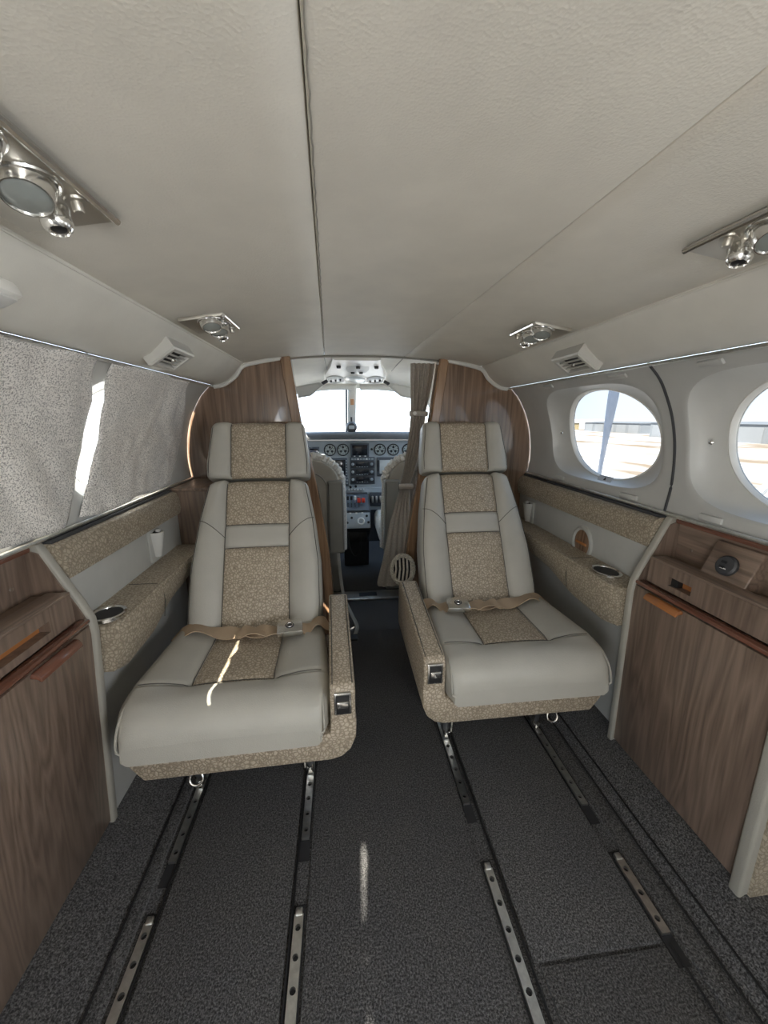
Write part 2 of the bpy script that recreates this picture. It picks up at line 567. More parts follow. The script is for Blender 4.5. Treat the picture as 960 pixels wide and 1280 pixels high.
def window_panel(n, s, yc, y0, y1, label):
    root = sgroup('window_%d' % n, label, (s * 0.76, yc, WZ0))
    ang = set()
    N = 120
    for i in range(N):
        ang.add(round(2 * PI * i / N, 5))
    for cy, cz in ((y0, WZ0), (y0, WZ1), (y1, WZ0), (y1, WZ1)):
        a = math.atan2(cz - WCZ, cy - yc) % (2 * PI)
        ang.add(round(a, 5))
    ang = sorted(ang)
    def rect(a):
        c, d = math.cos(a), math.sin(a)
        t = 1e9
        if c > 1e-9: t = min(t, (y1 - yc) / c)
        if c < -1e-9: t = min(t, (y0 - yc) / c)
        if d > 1e-9: t = min(t, (WZ1 - WCZ) / d)
        if d < -1e-9: t = min(t, (WZ0 - WCZ) / d)
        return c * t, d * t
    def sup(a, A, B, n_):
        c, d = math.cos(a), math.sin(a)
        t = (abs(c / A) ** n_ + abs(d / B) ** n_) ** (-1 / n_)
        return c * t, d * t
    def pt(dy, dz, depth):
        z = WCZ + dz
        return Vector((s * (winx(z) + depth), yc + dy, z))
    rings = []
    out = [rect(a) for a in ang]
    well = [sup(a, 0.292, 0.163, 4.0) for a in ang]
    for t in (0, 0.35, 0.7, 0.93, 1.0):
        rings.append([pt(o[0] + (w[0] - o[0]) * t, o[1] + (w[1] - o[1]) * t, 0.0 if t < 0.99 else 0.003) for o, w in zip(out, well)])
    ell = [sup(a, 0.236, 0.156, 2.15) for a in ang]
    gp = G().loft(rings, True, False, False)
    pan = obj('wall_panel', gp, 'plastic_panel', root, angle=50)
    rings = []
    for t, d in ((0, 0.003), (0.06, 0.010), (0.2, 0.022), (0.5, 0.036), (0.8, 0.045), (1.0, 0.050)):
        rings.append([pt(w[0] + (e[0] - w[0]) * t, w[1] + (e[1] - w[1]) * t, d) for w, e in zip(well, ell)])
    obj('window_well', G().loft(rings, True, False, False), 'plastic_light', root, angle=50)
    rings = []
    for k, d in ((1.0, 0.050), (0.985, 0.048), (0.97, 0.052), (0.965, 0.068)):
        rings.append([pt(e[0] * k, e[1] * k, d) for e in ell])
    obj('window_bezel', G().loft(rings, True, False, False), 'white_plastic', root, angle=50)
    rings = [[pt(e[0] * k, e[1] * k, 0.064) for e in ell] for k in (1.0, 0.5, 0.02)]
    obj('pane', G().loft(rings, True, False, True), 'pane' if s > 0 else 'pane_clear', root)
    # clip pads in the four corners
    for py, pz, w in ((yc - 0.20, 1.196, 0.075), (yc + 0.18, 1.196, 0.06), (yc - 0.19, 0.838, 0.075), (yc + 0.20, 0.838, 0.06)):
        x = s * (winx(pz) - 0.002)
        tilt = math.degrees(math.atan2(winx(pz + 0.01) - winx(pz - 0.01), 0.02))
        g = G().box(-0.005, 0.005, -w / 2, w / 2, -0.008, 0.008, 0.0035, 2, T(x, py, pz, 0, s * tilt, 0))
        obj('clip_pad', g, 'plastic_panel', root)
    g = G().lathe([(0.0, -0.003), (0.0065, -0.003), (0.0065, 0.0), (0.004, 0.003), (0.0, 0.0035)], 12, T(s * (winx(1.02) + 0.026), yc + 0.258, 1.02, 0, -s * 90, 0))
    obj('screw', g, 'chrome', root)
    return root

def placard_strip(root, s, yc):
    z = 0.872
    m = T(s * (winx(z) + 0.012), yc - 0.05, z, 0, -s * 62, 0)
    pl = obj('placard', G().box(-0.010, 0.010, -0.035, 0.035, 0.0, 0.0015, mx=m), 'placard_blue', root)
    obj('placard_mark', G().prism([(-0.006, -0.006), (-0.006, 0.006), (0.006, 0.0)], 'Z', 0.001, 0.0025, mx=m), 'black', root)
plain('placard_blue', (0.52, 0.58, 0.68), 0.4, var=0.05)
SEAM = [-1.03, -0.385, 0.285, 0.955, 1.775]
CENT = [-0.72, -0.05, 0.62, 1.29]
nums = 1
wins = []
desc_r = {3: 'round cabin window showing the propeller blade', 2: 'round cabin window above the right walnut cabinet'}
for i in (3, 2, 1, 0):
    wr_ = window_panel(nums, 1, CENT[i], SEAM[i], SEAM[i + 1], desc_r.get(i, 'round cabin window aft on the right side'))
    if i == 3:
        placard_strip(wr_, 1, CENT[i])
    nums += 1
for i in (3, 2, 1):
    window_panel(nums, -1, CENT[i] + 0.018, SEAM[i], SEAM[i + 1], 'cabin window behind a silvery fabric cover')
    nums += 1
# seam beads between window panels
tn = 1
for s in (1, -1):
    for y in (0.955, 0.285):
        path = [(s * (winx(z) - 0.0015), y, z) for z in [WZ0 + (WZ1 - WZ0) * k / 40 for k in range(41)]]
        struct(obj('trim_%d' % tn, G().tube(path, 0.0036, 8), 'dark_grey' if s == 1 else 'plastic_panel'), 'strip covering the joint between two window panels')
        tn += 1

# lower outer walls behind the cabinets, padded side panels, sills
for s, nm in ((1, 'right'), (-1, 'left')):
    y0 = YA if s == 1 else -0.62
    struct(obj('wall_' + nm, G().box(min(s * 0.85, s * 0.87), max(s * 0.85, s * 0.87), y0, 1.80, 0.03, 0.84), 'side_leather'), 'grey lower cabin side wall')
    root = sgroup('wall_%s_panel' % nm, 'grey leather side panel with padded strip and armrest', (s * 0.78, 1.3, 0.1))
    yn = 0.950 if s == 1 else 0.888
    yf = 1.778 if s == 1 else 1.520
    x0, x1 = sorted((s * 0.752, s * 0.845))
    obj('side_panel', G().box(x0, x1, yn, yf, 0.04, 0.735, 0.006), 'side_leather', root)
    prof = [(0.80, 0.716), (0.757, 0.716), (0.744, 0.722), (0.738, 0.745), (0.740, 0.780), (0.750, 0.801), (0.765, 0.807), (0.80, 0.807)]
    obj('padded_strip', G().prism([(s * x, z) for x, z in prof], 'Y', yn - 0.002, yf), 'crackle_strip', root, angle=50)
    g = G().box(min(s * 0.764, s * 0.80), max(s * 0.764, s * 0.80), yn, yf, 0.806, 0.815, 0.002)
    obj('sill_gap', g, 'dark_grey', root)
    # padded armrest ledge
    ya, yb = yn + 0.002, yf - 0.004
    rings = []
    for k in range(17):
        u = k / 16
        y = ya + (yb - ya) * u
        zb = lerp_table([(0, 0.465), (0.25, 0.478), (0.45, 0.515), (1, 0.540)], u)
        xi = lerp_table([(0, 0.655), (0.3, 0.650), (1, 0.655)], u)
        zt = 0.606
        c = 0.012
        e = 0.010 if k in (0, 16) else 0
        rings.append([Vector((s * x, y, z)) for x, z in ((0.760, zt - e), (0.70, zt - e), (xi + c + e, zt - e), (xi + c * 0.3 + e, zt - c * 0.3 - e), (xi + e, zt - c - e), (xi + 0.004 + e, (zt + zb) / 2), (xi + 0.012 + e, zb + c + e), (xi + 0.022 + e, zb + e), (0.760, zb + e))])
    am = obj('armrest', G().loft(rings), 'crackle_strip', root, angle=45)
    obj('piping', G().tube([(s * 0.657, y, 0.604) for y in (ya + 0.01, (ya + yb) / 2, yb - 0.01)], 0.003, 6), 'crackle_strip', am)
    yj = ya + 0.225
    obj('seam', G().tube([(s * 0.745, yj, 0.606), (s * 0.668, yj, 0.606), (s * 0.653, yj, 0.599), (s * 0.652, yj, 0.55), (s * 0.660, yj, 0.50)], 0.0014, 6), 'seam', am)
    mx = T(s * 0.705, ya + (0.10 if s == 1 else 0.046), 0.606)
    cy_ = 1.25 if s == 1 else 1.0
    obj('cup_holder', G().lathe([(0.042, -0.004), (0.042, 0.004), (0.038, 0.006), (0.034, 0.003), (0.033, -0.001), (0.032, -0.001)], 28, mx, 0.95, cy_), 'chrome', am)
    obj('cup_well', G().lathe([(0.033, 0.0022), (0.0, 0.0021)], 28, mx, 0.95, cy_), 'black', am)
    g = G().tube([(s * 0.774, y, 0.821) for y in (y0, 0, 0.9, 1.775)], 0.0055, 8)
    g.box(min(s * 0.776, s * 0.855), max(s * 0.776, s * 0.855), y0, 1.775, 0.816, 0.824)
    struct(obj('trim_%d' % tn, g, 'alu'), 'bright metal sill strip under the %s windows' % nm)
    tn += 1
# left wall aft of the door and around the doorway
g = G().box(-0.80, -0.76, YA, -1.28, 0, 1.25)
g.box(-0.80, -0.74, -1.28, -0.62, 1.20, 1.30)
struct(obj('wall_left_aft', g, 'plastic_panel'), 'left side wall around the entry door')
# aft bulkhead
g = G().box(-0.85, 0.85, YA - 0.03, YA, -0.02, 1.40)
struct(obj('wall_back', g, 'side_leather'), 'grey aft cabin bulkhead')

# top trim rails over the windows
for s in (1, -1):
    g = G().tube([(s * 0.654, y, 1.209) for y in (YA if s == 1 else -1.28, 0, 0.6, 1.2, 1.775)], 0.0042, 8)
    struct(obj('trim_%d' % tn, g, 'alu'), 'bright metal rail above the %s windows' % ('right' if s == 1 else 'left'))
    tn += 1

# ------------------------------------------------------------------ ceiling
ce = sgroup('ceiling', 'cream leatherette headliner', (0, 0, 1.3))
def cz(x):
    return 1.347 - 0.040 * (abs(x) / 0.52) ** 2.2
def sx_(y):
    return -0.028 * (y - 0.33)
def ceil_panel(x0, x1, m0, m1):
    rings = []
    for i in range(25):
        y = YA + (YB + 0.035 - YA) * i / 24
        a = x0 + m0 * sx_(y)
        b = x1 + m1 * sx_(y)
        prof = [(a, cz(a) + 0.02), (a, cz(a) + 0.003), (a + 0.0012, cz(a) + 0.0008)]
        prof += [(x, cz(x)) for x in [a + (b - a) * k / 10 for k in range(1, 10)]]
        prof += [(b - 0.0012, cz(b) + 0.0008), (b, cz(b) + 0.003), (b, cz(b) + 0.02)]
        rings.append([Vector((x, y, z)) for x, z in prof])
    obj('ceiling_panel', G().loft(rings, closed=False), 'headliner', ce, angle=60)
ceil_panel(-0.53, -0.1403, 0, 1)
ceil_panel(-0.1395, 0.2143, 1, 1)
ceil_panel(0.2163, 0.53, 1, 0)
g = strip_profile([(-0.9, 1.30), (-0.66, 1.36), (-0.49, 1.375), (0.49, 1.375), (0.66, 1.36), (0.9, 1.30)], YA, YB + 0.03, 2)
obj('ceiling_backing', g, 'seam', ce)
# stitched seam ridge along one joint
path = [(-0.1365 + sx_(y) + 0.0006 * math.sin(y * 300), y, cz(-0.15) + 0.0002) for y in [YA + (YB - YA) * k / 260 for k in range(261)]]
obj('seam_cord', G().tube(path, 0.0009, 5), 'seam_light', ce)
# sloped valances between ceiling and windows
for s in (1, -1):
    prof = [(0.655, 1.214), (0.640, 1.214), (0.615, 1.220), (0.585, 1.236), (0.555, 1.262), (0.532, 1.290), (0.522, 1.302), (0.520, 1.330)]
    obj('valance', strip_profile([(s * x, z) for x, z in prof], YA if s == 1 else -1.28, YB, 10), 'valance', ce, angle=60)
    g = G().tube([(s * 0.5215, y, 1.3025) for y in (YA, 0, 0.6, 1.2, YB)], 0.0022, 6)
    obj('edge_cord', g, 'valance', ce)
# forward edge of the headliner
g = G()
pts = [Vector((x, YB + 0.035, cz(x) - 0.002)) for x in [-0.52 + 1.04 * k / 24 for k in range(25)]]
obj('front_edge', G().tube(pts, 0.006, 6), 'seam_light', ce)

# ------------------------------------------------------------------ forward partitions
INNER = [(0.335, 1.335), (0.318, 1.20), (0.292, 1.02), (0.255, 0.84), (0.222, 0.62), (0.195, 0.40), (0.175, 0.0)]
for s, nm in ((1, 'wall_front_right'), (-1, 'wall_front_left')):
    root = sgroup(nm, 'glossy walnut partition behind the %s seat' % ('right' if s == 1 else 'left'), (s * 0.5, YB, 0))
    outer = [(0.60, -0.005), (0.70, 0.03), (0.80, 0.05), (0.80, 0.82)] + [(winx(z) + 0.01, z) for z in (0.9, 1.0, 1.08, 1.14, 1.18, 1.214)] + [(0.615, 1.224), (0.585, 1.24), (0.555, 1.266), (0.525, 1.30), (0.44, 1.325)]
    poly = INNER[::-1] + []
    poly = outer + INNER
    g = G().prism([(s * x, z) for x, z in poly], 'Y', YB, YB + 0.03)
    obj('wood_panel', g, 'walnut_gloss', root, angle=30)
    rings = []
    for x, z in sub([Vector((a, 0, b)) for a, b in INNER], 4) and [(p.x, p.z) for p in sub([Vector((a, 0, b)) for a, b in INNER], 4)]:
        rings.append([Vector((s * (x + dx), YB + dy, z)) for dx, dy in ((-0.004, -0.014), (0.030, -0.014), (0.033, -0.010), (0.033, 0.0), (0.033, 0.046), (-0.010, 0.046), (-0.010, -0.006))])
    obj('edge_post', G().loft(rings), 'post_wood', root, angle=30)
    # pale lip along the top, under the headliner
    path = [(s * x, YB - 0.006, z) for x, z in ((0.648, 1.208), (0.612, 1.214), (0.582, 1.230), (0.550, 1.256), (0.520, 1.292), (0.44, 1.312), (0.36, 1.326))]
    obj('top_trim', G().tube(sub(path, 3), 0.009, 8), 'white_plastic', root)

# ------------------------------------------------------------------ seat tracks
def track_mesh(L, w=0.020, pitch=0.045):
    """aluminium rail with a row of round holes"""
    g = G()
    n = max(2, round(L / pitch))
    p = L / n
    h = 0.009
    m = 12
    r = 0.0062
    for i in range(n):
        yc = p * (i + 0.5)
        sq, ci, cl = [], [], []
        ca = math.atan2(p / 2, w / 2)
        angs = sorted([2 * PI * k / m for k in range(m)] + [ca, PI - ca, PI + ca, 2 * PI - ca])
        for a in angs:
            c, d = math.cos(a), math.sin(a)
            t = min((w / 2) / abs(c) if abs(c) > 1e-6 else 9, (p / 2) / abs(d) if abs(d) > 1e-6 else 9)
            sq.append(Vector((c * t, yc + d * t, h)))
            ci.append(Vector((r * c, yc + r * d, h)))
            cl.append(Vector((r * c, yc + r * d, 0.0)))
        g.loft([sq, ci, cl], True, False, False)
    g.add([(-w / 2, 0, h), (-w / 2, L, h), (-w / 2, L, 0), (-w / 2, 0, 0), (w / 2, 0, h), (w / 2, L, h), (w / 2, L, 0), (w / 2, 0, 0)],
          [[0, 1, 2, 3], [4, 5, 6, 7], [0, 3, 7, 4], [1, 5, 6, 2]])
    return g
tracks = [(-0.565, 0.30, 0.655, 'drilled metal seat track beside the left cabinet, short aft length'),
          (-0.565, 0.775, 1.72, 'drilled metal seat track under the outboard side of the left seat'),
          (-0.240, 0.30, 0.635, 'drilled metal seat track left of the aisle, bright aft length'),
          (-0.240, 0.795, 1.72, 'drilled metal seat track under the aisle side of the left seat'),
          (0.213, 0.30, 0.675, 'drilled metal seat track right of the aisle, bright aft length'),
          (0.213, 0.84, 1.72, 'drilled metal seat track under the aisle side of the right seat'),
          (0.548, 0.515, 0.66, 'short drilled metal seat track beside the right cabinet'),
          (0.548, 0.80, 1.72, 'drilled metal seat track under the outboard side of the right seat')]
for x, y0, y1, lab in tracks:
    t = thing('seat_track', lab, 'seat track', (x, y0, -0.003), 'seat tracks in the floor')
    obj('rail', track_mesh(y1 - y0), 'alu', t, local=True, angle=30)
    obj('channel', G().box(-0.0135, 0.0135, -0.05, y1 - y0 + 0.02, -0.006, 0.0015), 'rubber', t, local=True)
    obj('end_cap', G().box(-0.008, 0.008, y1 - y0 - 0.004, y1 - y0 + 0.012, 0, 0.012, 0.003), 'alu', t, local=True)

# ------------------------------------------------------------------ passenger seats
def pad(L, wf, th, r, a, re0, re1, rows, base, axis, front, bolster=0.012, dip=0.006, zones=None, roll=None, hollow=0.006, wmul=1.0):
    """upholstered pad: returns {region: G}, plus surface(s,x).
    wf(s) half width, th thickness, r corner radius, a insert half width; s runs 0..L along axis."""
    base, axis, front = Vector(base), Vector(axis).normalized(), Vector(front).normalized()
    X = Vector((1, 0, 0))
    ss = []
    for k in range(9):
        ss.append(re0 * (1 - math.cos(PI / 2 * k / 8)))
    for k in range(9):
        ss.append(L - re1 * (1 - math.cos(PI / 2 * k / 8)))
    for k in range(1, rows):
        ss.append(re0 + (L - re0 - re1) * k / rows)
    bounds = [z[0] for z in (zones or [])][1:]
    if roll:
        bounds.append(roll)
    for b in bounds:
        ss += [b - 0.012, b - 0.005, b, b + 0.005, b + 0.012]
    ss = sorted(set(round(x, 4) for x in ss if 0 <= x <= L))
    def inset(s):
        e = 0.0
        if s < re0:
            e = re0 - math.sqrt(max(0, re0 * re0 - (re0 - s) ** 2))
        if s > L - re1:
            e = max(e, re1 - math.sqrt(max(0, re1 * re1 - (s - L + re1) ** 2)))
        return e
    def front_d(s, x, w, rr):
        ax = abs(x)
        wi = w - rr
        if ax <= a:
            d = -hollow * 0.6 + 0.004 * math.cos(PI * x / (2 * a))
        else:
            u = (ax - a) / max(1e-5, wi - a)
            d = bolster * math.sin(PI * min(1, u) * 0.62) - hollow * 0.6 * (1 - min(1, u))
        if not (roll and s < roll):
            d -= dip * math.exp(-((ax - a) / 0.005) ** 2)
        else:
            q = min(1, (roll - s) / 0.03)
            d = d * (1 - q) + (0.006 - 0.006 * (x / w) ** 2) * q
        for b in bounds:
            if ax <= a or roll == b:
                d -= dip * math.exp(-((s - b) / 0.005) ** 2)
        return d
    def ring(s):
        e = inset(s)
        w = wf(s) - min(e, r * 1.5) * wmul
        t = th
        rr = min(r, w - a - 0.012)
        pts = []
        n_ins, n_bol, n_cor = 8, 7, 6
        xs = []
        for k in range(n_bol):
            xs.append(-(w - rr) + (w - rr - a) * k / n_bol)
        for k in range(n_ins):
            xs.append(-a + 2 * a * k / n_ins)
        for k in range(n_bol + 1):
            xs.append(a + (w - rr - a) * k / n_bol)
        regs = []
        fr = [(x, front_d(s, x, w, rr) - e) for x in xs]
        dl = fr[0][1]
        dr = fr[-1][1]
        left = [(-(w - rr) - rr * math.sin(PI / 2 * k / n_cor), dl - rr * (1 - math.cos(PI / 2 * k / n_cor))) for k in range(n_cor, 0, -1)]
        right = [((w - rr) + rr * math.sin(PI / 2 * k / n_cor), dr - rr * (1 - math.cos(PI / 2 * k / n_cor))) for k in range(1, n_cor + 1)]
        bk = max(t, e + rr + 0.006)
        back = [(w, min(-t * 0.75, dr - rr - 0.002)), (w - 0.012, -bk), (0, -bk), (-w + 0.012, -bk), (-w, min(-t * 0.75, dl - rr - 0.002))]
        pts = left + fr + right + back
        P = [base + axis * s + X * x + front * d for x, d in pts]
        reg = ['bolster_l'] * n_cor + ['bolster_l'] * n_bol + ['insert'] * n_ins + ['bolster_r'] * n_bol + ['bolster_r'] * (n_cor) + ['shell'] * 6
        return P, reg
    rings = [ring(s) for s in ss]
    n = len(rings[0][0])
    out = {}
    def zone(s):
        nm = 'insert'
        for b, z in (zones or []):
            if s >= b - 1e-6:
                nm = z
        return nm
    vs = [p for P, _ in rings for p in P]
    faces = {}
    for i in range(len(ss) - 1):
        sm = (ss[i] + ss[i + 1]) / 2
        for j in range(n):
            rg = rings[i][1][j]
            if rg == 'insert' and zones:
                rg = zone(sm)
            if roll and sm < roll and rg != 'shell':
                rg = 'roll'
            faces.setdefault(rg, []).append([i * n + j, i * n + (j + 1) % n, (i + 1) * n + (j + 1) % n, (i + 1) * n + j])
    faces.setdefault('shell', []).append(list(range(n)))
    faces['shell'].append([(len(ss) - 1) * n + j for j in range(n)])
    for rg, fs in faces.items():
        used = sorted(set(i for f in fs for i in f))
        mp = {u: k for k, u in enumerate(used)}
        q = G()
        q.v = [vs[u].copy() for u in used]
        q.f = [[mp[i] for i in f] for f in fs]
        out[rg] = q
    def surf(s, x, lift=0.0):
        w = wf(s) - min(inset(s), r * 1.5)
        rr = min(r, w - a - 0.012)
        ax = abs(x)
        d = front_d(s, min(ax, w - rr), w, rr)
        if ax > w - rr:
            k = min(1, (ax - (w - rr)) / rr)
            d -= rr * (1 - math.sqrt(max(0, 1 - k * k)))
        return base + axis * s + X * x + front * (d - inset(s) + lift)
    return out, surf

def make_seat(label, s, loc):
    """s=+1: armrest on the +x side (left seat)"""
    t = thing('passenger_seat', label, 'seat', loc)
    SM = 'leather_grey'
    # cushion
    wfc = lambda q: lerp_table([(0, 0.236), (0.08, 0.246), (0.3, 0.232), (0.5, 0.215)], q)
    parts, cs = pad(0.475, wfc, 0.116, 0.030, 0.100, 0.074, 0.03, 12, (-s * 0.007, -0.020, 0.437), (0, 1, -0.02), (0, 0.02, 1), zones=None, roll=0.115, wmul=0.3)
    cu = obj('seat_cushion', parts['roll'], SM, t, True, 60)
    obj('cushion_insert', parts['insert'], 'crackle_tan', cu, True, 60)
    obj('cushion_bolster', parts['bolster_l'], SM, cu, True, 60)
    obj('cushion_bolster', parts['bolster_r'], SM, cu, True, 60)
    obj('cushion_shell', parts['shell'], SM, cu, True, 60)
    # stitching lines on the cushion
    for sx in (-1, 1):
        pth = [cs(0.115 + 0.32 * k / 12, sx * 0.100, 0.0045) for k in range(13)]
        obj('seam', G().tube(pth, 0.0012, 5), 'seam', cu, True)
    pth = [cs(0.115, -0.222 + 0.444 * k / 30, 0.0045) for k in range(31)]
    obj('seam', G().tube(pth, 0.0012, 5), 'seam', cu, True)
    # piping round the front roll
    for sx in (-1, 1):
        pth = []
        for k in range(14):
            u = k / 13
            a_ = u * PI / 2
            pth.append(Vector((-s * 0.007 + sx * (wfc(0.05) - 0.018 + 0.004 * math.sin(a_)), 0.055 - 0.074 * math.sin(a_), 0.434 - 0.074 + 0.074 * math.cos(a_) - 0.002)))
        pth += [Vector((-s * 0.007 + sx * (wfc(0) - 0.016), -0.020, 0.36 - 0.028 * k / 4)) for k in range(1, 5)]
        obj('piping', G().tube(pth, 0.0028, 6), 'leather_trim', cu, True)
    # backrest
    wfb = lambda q: lerp_table([(0, 0.208), (0.10, 0.215), (0.24, 0.214), (0.40, 0.196), (0.54, 0.170)], q)
    ax = Vector((0, 0.27, 0.475))
    nf = Vector((0, -0.475, 0.27))
    parts, bs = pad(0.545, wfb, 0.10, 0.038, 0.106, 0.03, 0.03, 16, (0, 0.345, 0.395), ax, nf, bolster=0.016, zones=[(0, 'lower_insert'), (0.298, 'band'), (0.378, 'upper_insert')])
    ba = obj('backrest', parts['shell'], SM, t, True, 60)
    obj('back_bolster', parts['bolster_l'], SM, ba, True, 60)
    obj('back_bolster', parts['bolster_r'], SM, ba, True, 60)
    obj('lower_insert', parts['lower_insert'], 'crackle_tan', ba, True, 60)
    obj('leather_band', parts['band'], SM, ba, True, 60)
    obj('upper_insert', parts['upper_insert'], 'crackle_tan', ba, True, 60)
    for sx in (-1, 1):
        pth = [bs(0.01 + 0.52 * k / 24, sx * 0.106, 0.0045) for k in range(25)]
        obj('seam', G().tube(pth, 0.0012, 5), 'seam', ba, True)
        pth = []
        for k in range(13):
            u = k / 12
            x = 0.106 + (0.205 - 0.106) * u
            q = 0.335 + 0.062 * math.sin(u * PI / 2)
            pth.append(bs(q, sx * min(x, wfb(q) - 0.005), 0.001))
        obj('seam', G().tube(pth, 0.0012, 5), 'seam', ba, True)
        pth = [bs(0.02 + 0.50 * k / 20, sx * (wfb(0.02 + 0.50 * k / 20) - 0.010), 0.0015) for k in range(21)]
        obj('seam', G().tube(pth, 0.0013, 5), 'seam', ba, True)
    for q in (0.298, 0.378):
        pth = [bs(q, -0.106 + 0.212 * k / 10, 0.0045) for k in range(11)]
        obj('seam', G().tube(pth, 0.0012, 5), 'seam', ba, True)
    # headrest
    wfh = lambda q: lerp_table([(0, 0.180), (0.06, 0.181), (0.21, 0.164)], q)
    ax = Vector((0, 0.075, 0.195))
    nf = Vector((0, -0.195, 0.075))
    parts, hs = pad(0.212, wfh, 0.085, 0.030, 0.096, 0.018, 0.03, 10, (0, 0.622, 0.872), ax, nf, bolster=0.010, zones=[(0, 'headrest_insert')], wmul=0.45)
    he = obj('headrest', parts['shell'], SM, t, True, 60)
    obj('headrest_wing', parts['bolster_l'], SM, he, True, 60)
    obj('headrest_wing', parts['bolster_r'], SM, he, True, 60)
    obj('headrest_insert', parts['headrest_insert'], 'crackle_tan', he, True, 60)
    for sx in (-1, 1):
        pth = [hs(0.006 + 0.195 * k / 14, sx * 0.096, 0.0045) for k in range(15)]
        obj('seam', G().tube(pth, 0.0012, 5), 'seam', he, True)
        pth = [hs(0.01 + 0.185 * k / 14, sx * (wfh(0.01 + 0.185 * k / 14) - 0.010), 0.001) for k in range(15)]
        obj('seam', G().tube(pth, 0.0012, 5), 'seam', he, True)
    # patterned seat pan
    pp = [(-0.198, 0.257), (0.235, 0.255), (0.262, 0.262), (0.284, 0.282), (0.297, 0.315), (0.299, 0.365), (0.292, 0.372), (0.238, 0.372), (0.234, 0.330), (-0.230, 0.330), (-0.224, 0.296)]
    g = G().prism([(s * x, z) for x, z in pp], 'Y', -0.004, 0.45, 0.006, 2)
    obj('seat_pan', g, 'crackle_tan', t, True)
    # inboard armrest, stowed beside the cushion
    prof = [(-0.003, 0.345), (-0.004, 0.36), (-0.005, 0.445), (0.008, 0.462), (0.30, 0.490), (0.41, 0.500), (0.445, 0.485), (0.455, 0.44), (0.455, 0.345)]
    x0, x1 = sorted((s * 0.236, s * 0.297))
    ar = obj('armrest', G().prism(prof, 'X', x0, x1, 0.009, 3), 'crackle_tan', t, True, 45)
    for xx in (0.243, 0.290):
        pth = [(s * xx, 0.010, 0.4610), (s * xx, 0.16, 0.4775), (s * xx, 0.30, 0.4925), (s * xx, 0.40, 0.5)]
        obj('seam', G().tube(pth, 0.0016, 5), 'seam', ar, True)
    xc = s * 0.2665
    g = G().box(xc - 0.021, xc + 0.021, -0.009, 0.006, 0.388, 0.448, 0.003)
    la = obj('recline_latch', g, 'chrome', ar, True)
    g = G().box(xc - 0.016, xc + 0.016, -0.011, -0.002, 0.393, 0.443, 0.001)
    obj('latch_recess', g, 'black', ar, True)
    g = G().box(xc - 0.014, xc + 0.014, -0.018, -0.006, 0.412, 0.430, 0.003)
    obj('latch_lever', g, 'chrome', ar, True)
    # legs on the tracks
    for sx in (-1, 1):
        for yy in (0.235, 0.44):
            x = sx * 0.1625
            g = G().box(x - 0.014, x + 0.014, yy - 0.03, yy + 0.03, 0.03, 0.262, 0.004)
            lg = obj('leg', g, 'dark_grey', t, True)
            g = G().box(x - 0.011, x + 0.011, yy - 0.045, yy + 0.045, 0.0075, 0.034, 0.006)
            obj('track_shoe', g, 'chrome', lg, True)
            obj('brace', G().tube([(x - sx * 0.016, yy - 0.035, 0.03), (x - sx * 0.016, yy - 0.06, 0.24)], 0.005, 8), 'chrome', lg, True)
    g = G().box(-0.17, 0.17, 0.12, 0.44, 0.205, 0.255, 0.006)
    obj('base_frame', g, 'black', t, True)
    obj('release_ring', G().torus(0.015, 0.0028, 20, 8, T(-s * 0.085, 0.000, 0.244, 65, 0, 0)), 'chrome', t, True)
    # lap belt
    xb = s * 0.118
    def ribbon(pts, w, lift=0.0):
        pts = sub(pts, 5)
        rings = []
        for i, p in enumerate(pts):
            tdir = (pts[min(i + 1, len(pts) - 1)] - pts[max(i - 1, 0)]).normalized()
            tw = 0.25 * math.sin(i * 0.7)
            side = Vector((0, math.cos(tw), math.sin(tw)))
            side = (side - tdir * side.dot(tdir)).normalized()
            nrm = tdir.cross(side)
            rings.append([p + side * w / 2 + nrm * 0.0012, p - side * w / 2 + nrm * 0.0012, p - side * w / 2 - nrm * 0.0012, p + side * w / 2 - nrm * 0.0012])
        return G().loft(rings)
    top = 0.440
    q = [(-s * 0.235, 0.350, 0.425), (-s * 0.17, 0.335, top + 0.012), (-s * 0.09, 0.315, top + 0.004), (-s * 0.02, 0.30, top + 0.004), (s * 0.03, 0.292, top + 0.012), (s * 0.085, 0.285, top + 0.013)]
    be = obj('seat_belt', ribbon([Vector(p) for p in q], 0.054), 'belt', t, True, 60)
    q = [(s * 0.235, 0.345, 0.430), (s * 0.20, 0.325, top + 0.010), (s * 0.165, 0.305, top + 0.006), (s * 0.14, 0.290, top + 0.010)]
    obj('belt_end', ribbon([Vector(p) for p in q], 0.054), 'belt', be, True, 60)
    q = [(-s * 0.035, 0.295, top + 0.010), (s * 0.0, 0.288, top + 0.018), (s * 0.055, 0.286, top + 0.012)]
    obj('belt_keeper', ribbon([Vector(p) for p in q], 0.050), 'belt', be, True, 60)
    bm_ = T(xb, 0.284, top + 0.020, 12, 0, s * 6)
    bu = obj('buckle', G().box(-0.038, 0.038, -0.029, 0.029, -0.010, 0.012, 0.005, 2, bm_), 'chrome', be, True)
    obj('buckle_emblem', G().lathe([(0.0, 0.0), (0.013, 0.0), (0.013, 0.003), (0.010, 0.004), (0, 0.004)], 18, bm_ @ T(0, 0, 0.0095)), 'dark_grey', be, True)
    obj('buckle_ring', G().torus(0.0085, 0.0012, 16, 6, bm_ @ T(0, 0, 0.0138)), 'chrome', be, True)
    return t

ls_ = make_seat('grey leather cabin seat beside the walnut cabinet under the covered windows', 1, (-0.398, 0.785, 0))
ls_.rotation_euler.z = R(1.6)
make_seat('grey leather cabin seat beside the uncovered round windows', -1, (0.380, 0.875, 0))

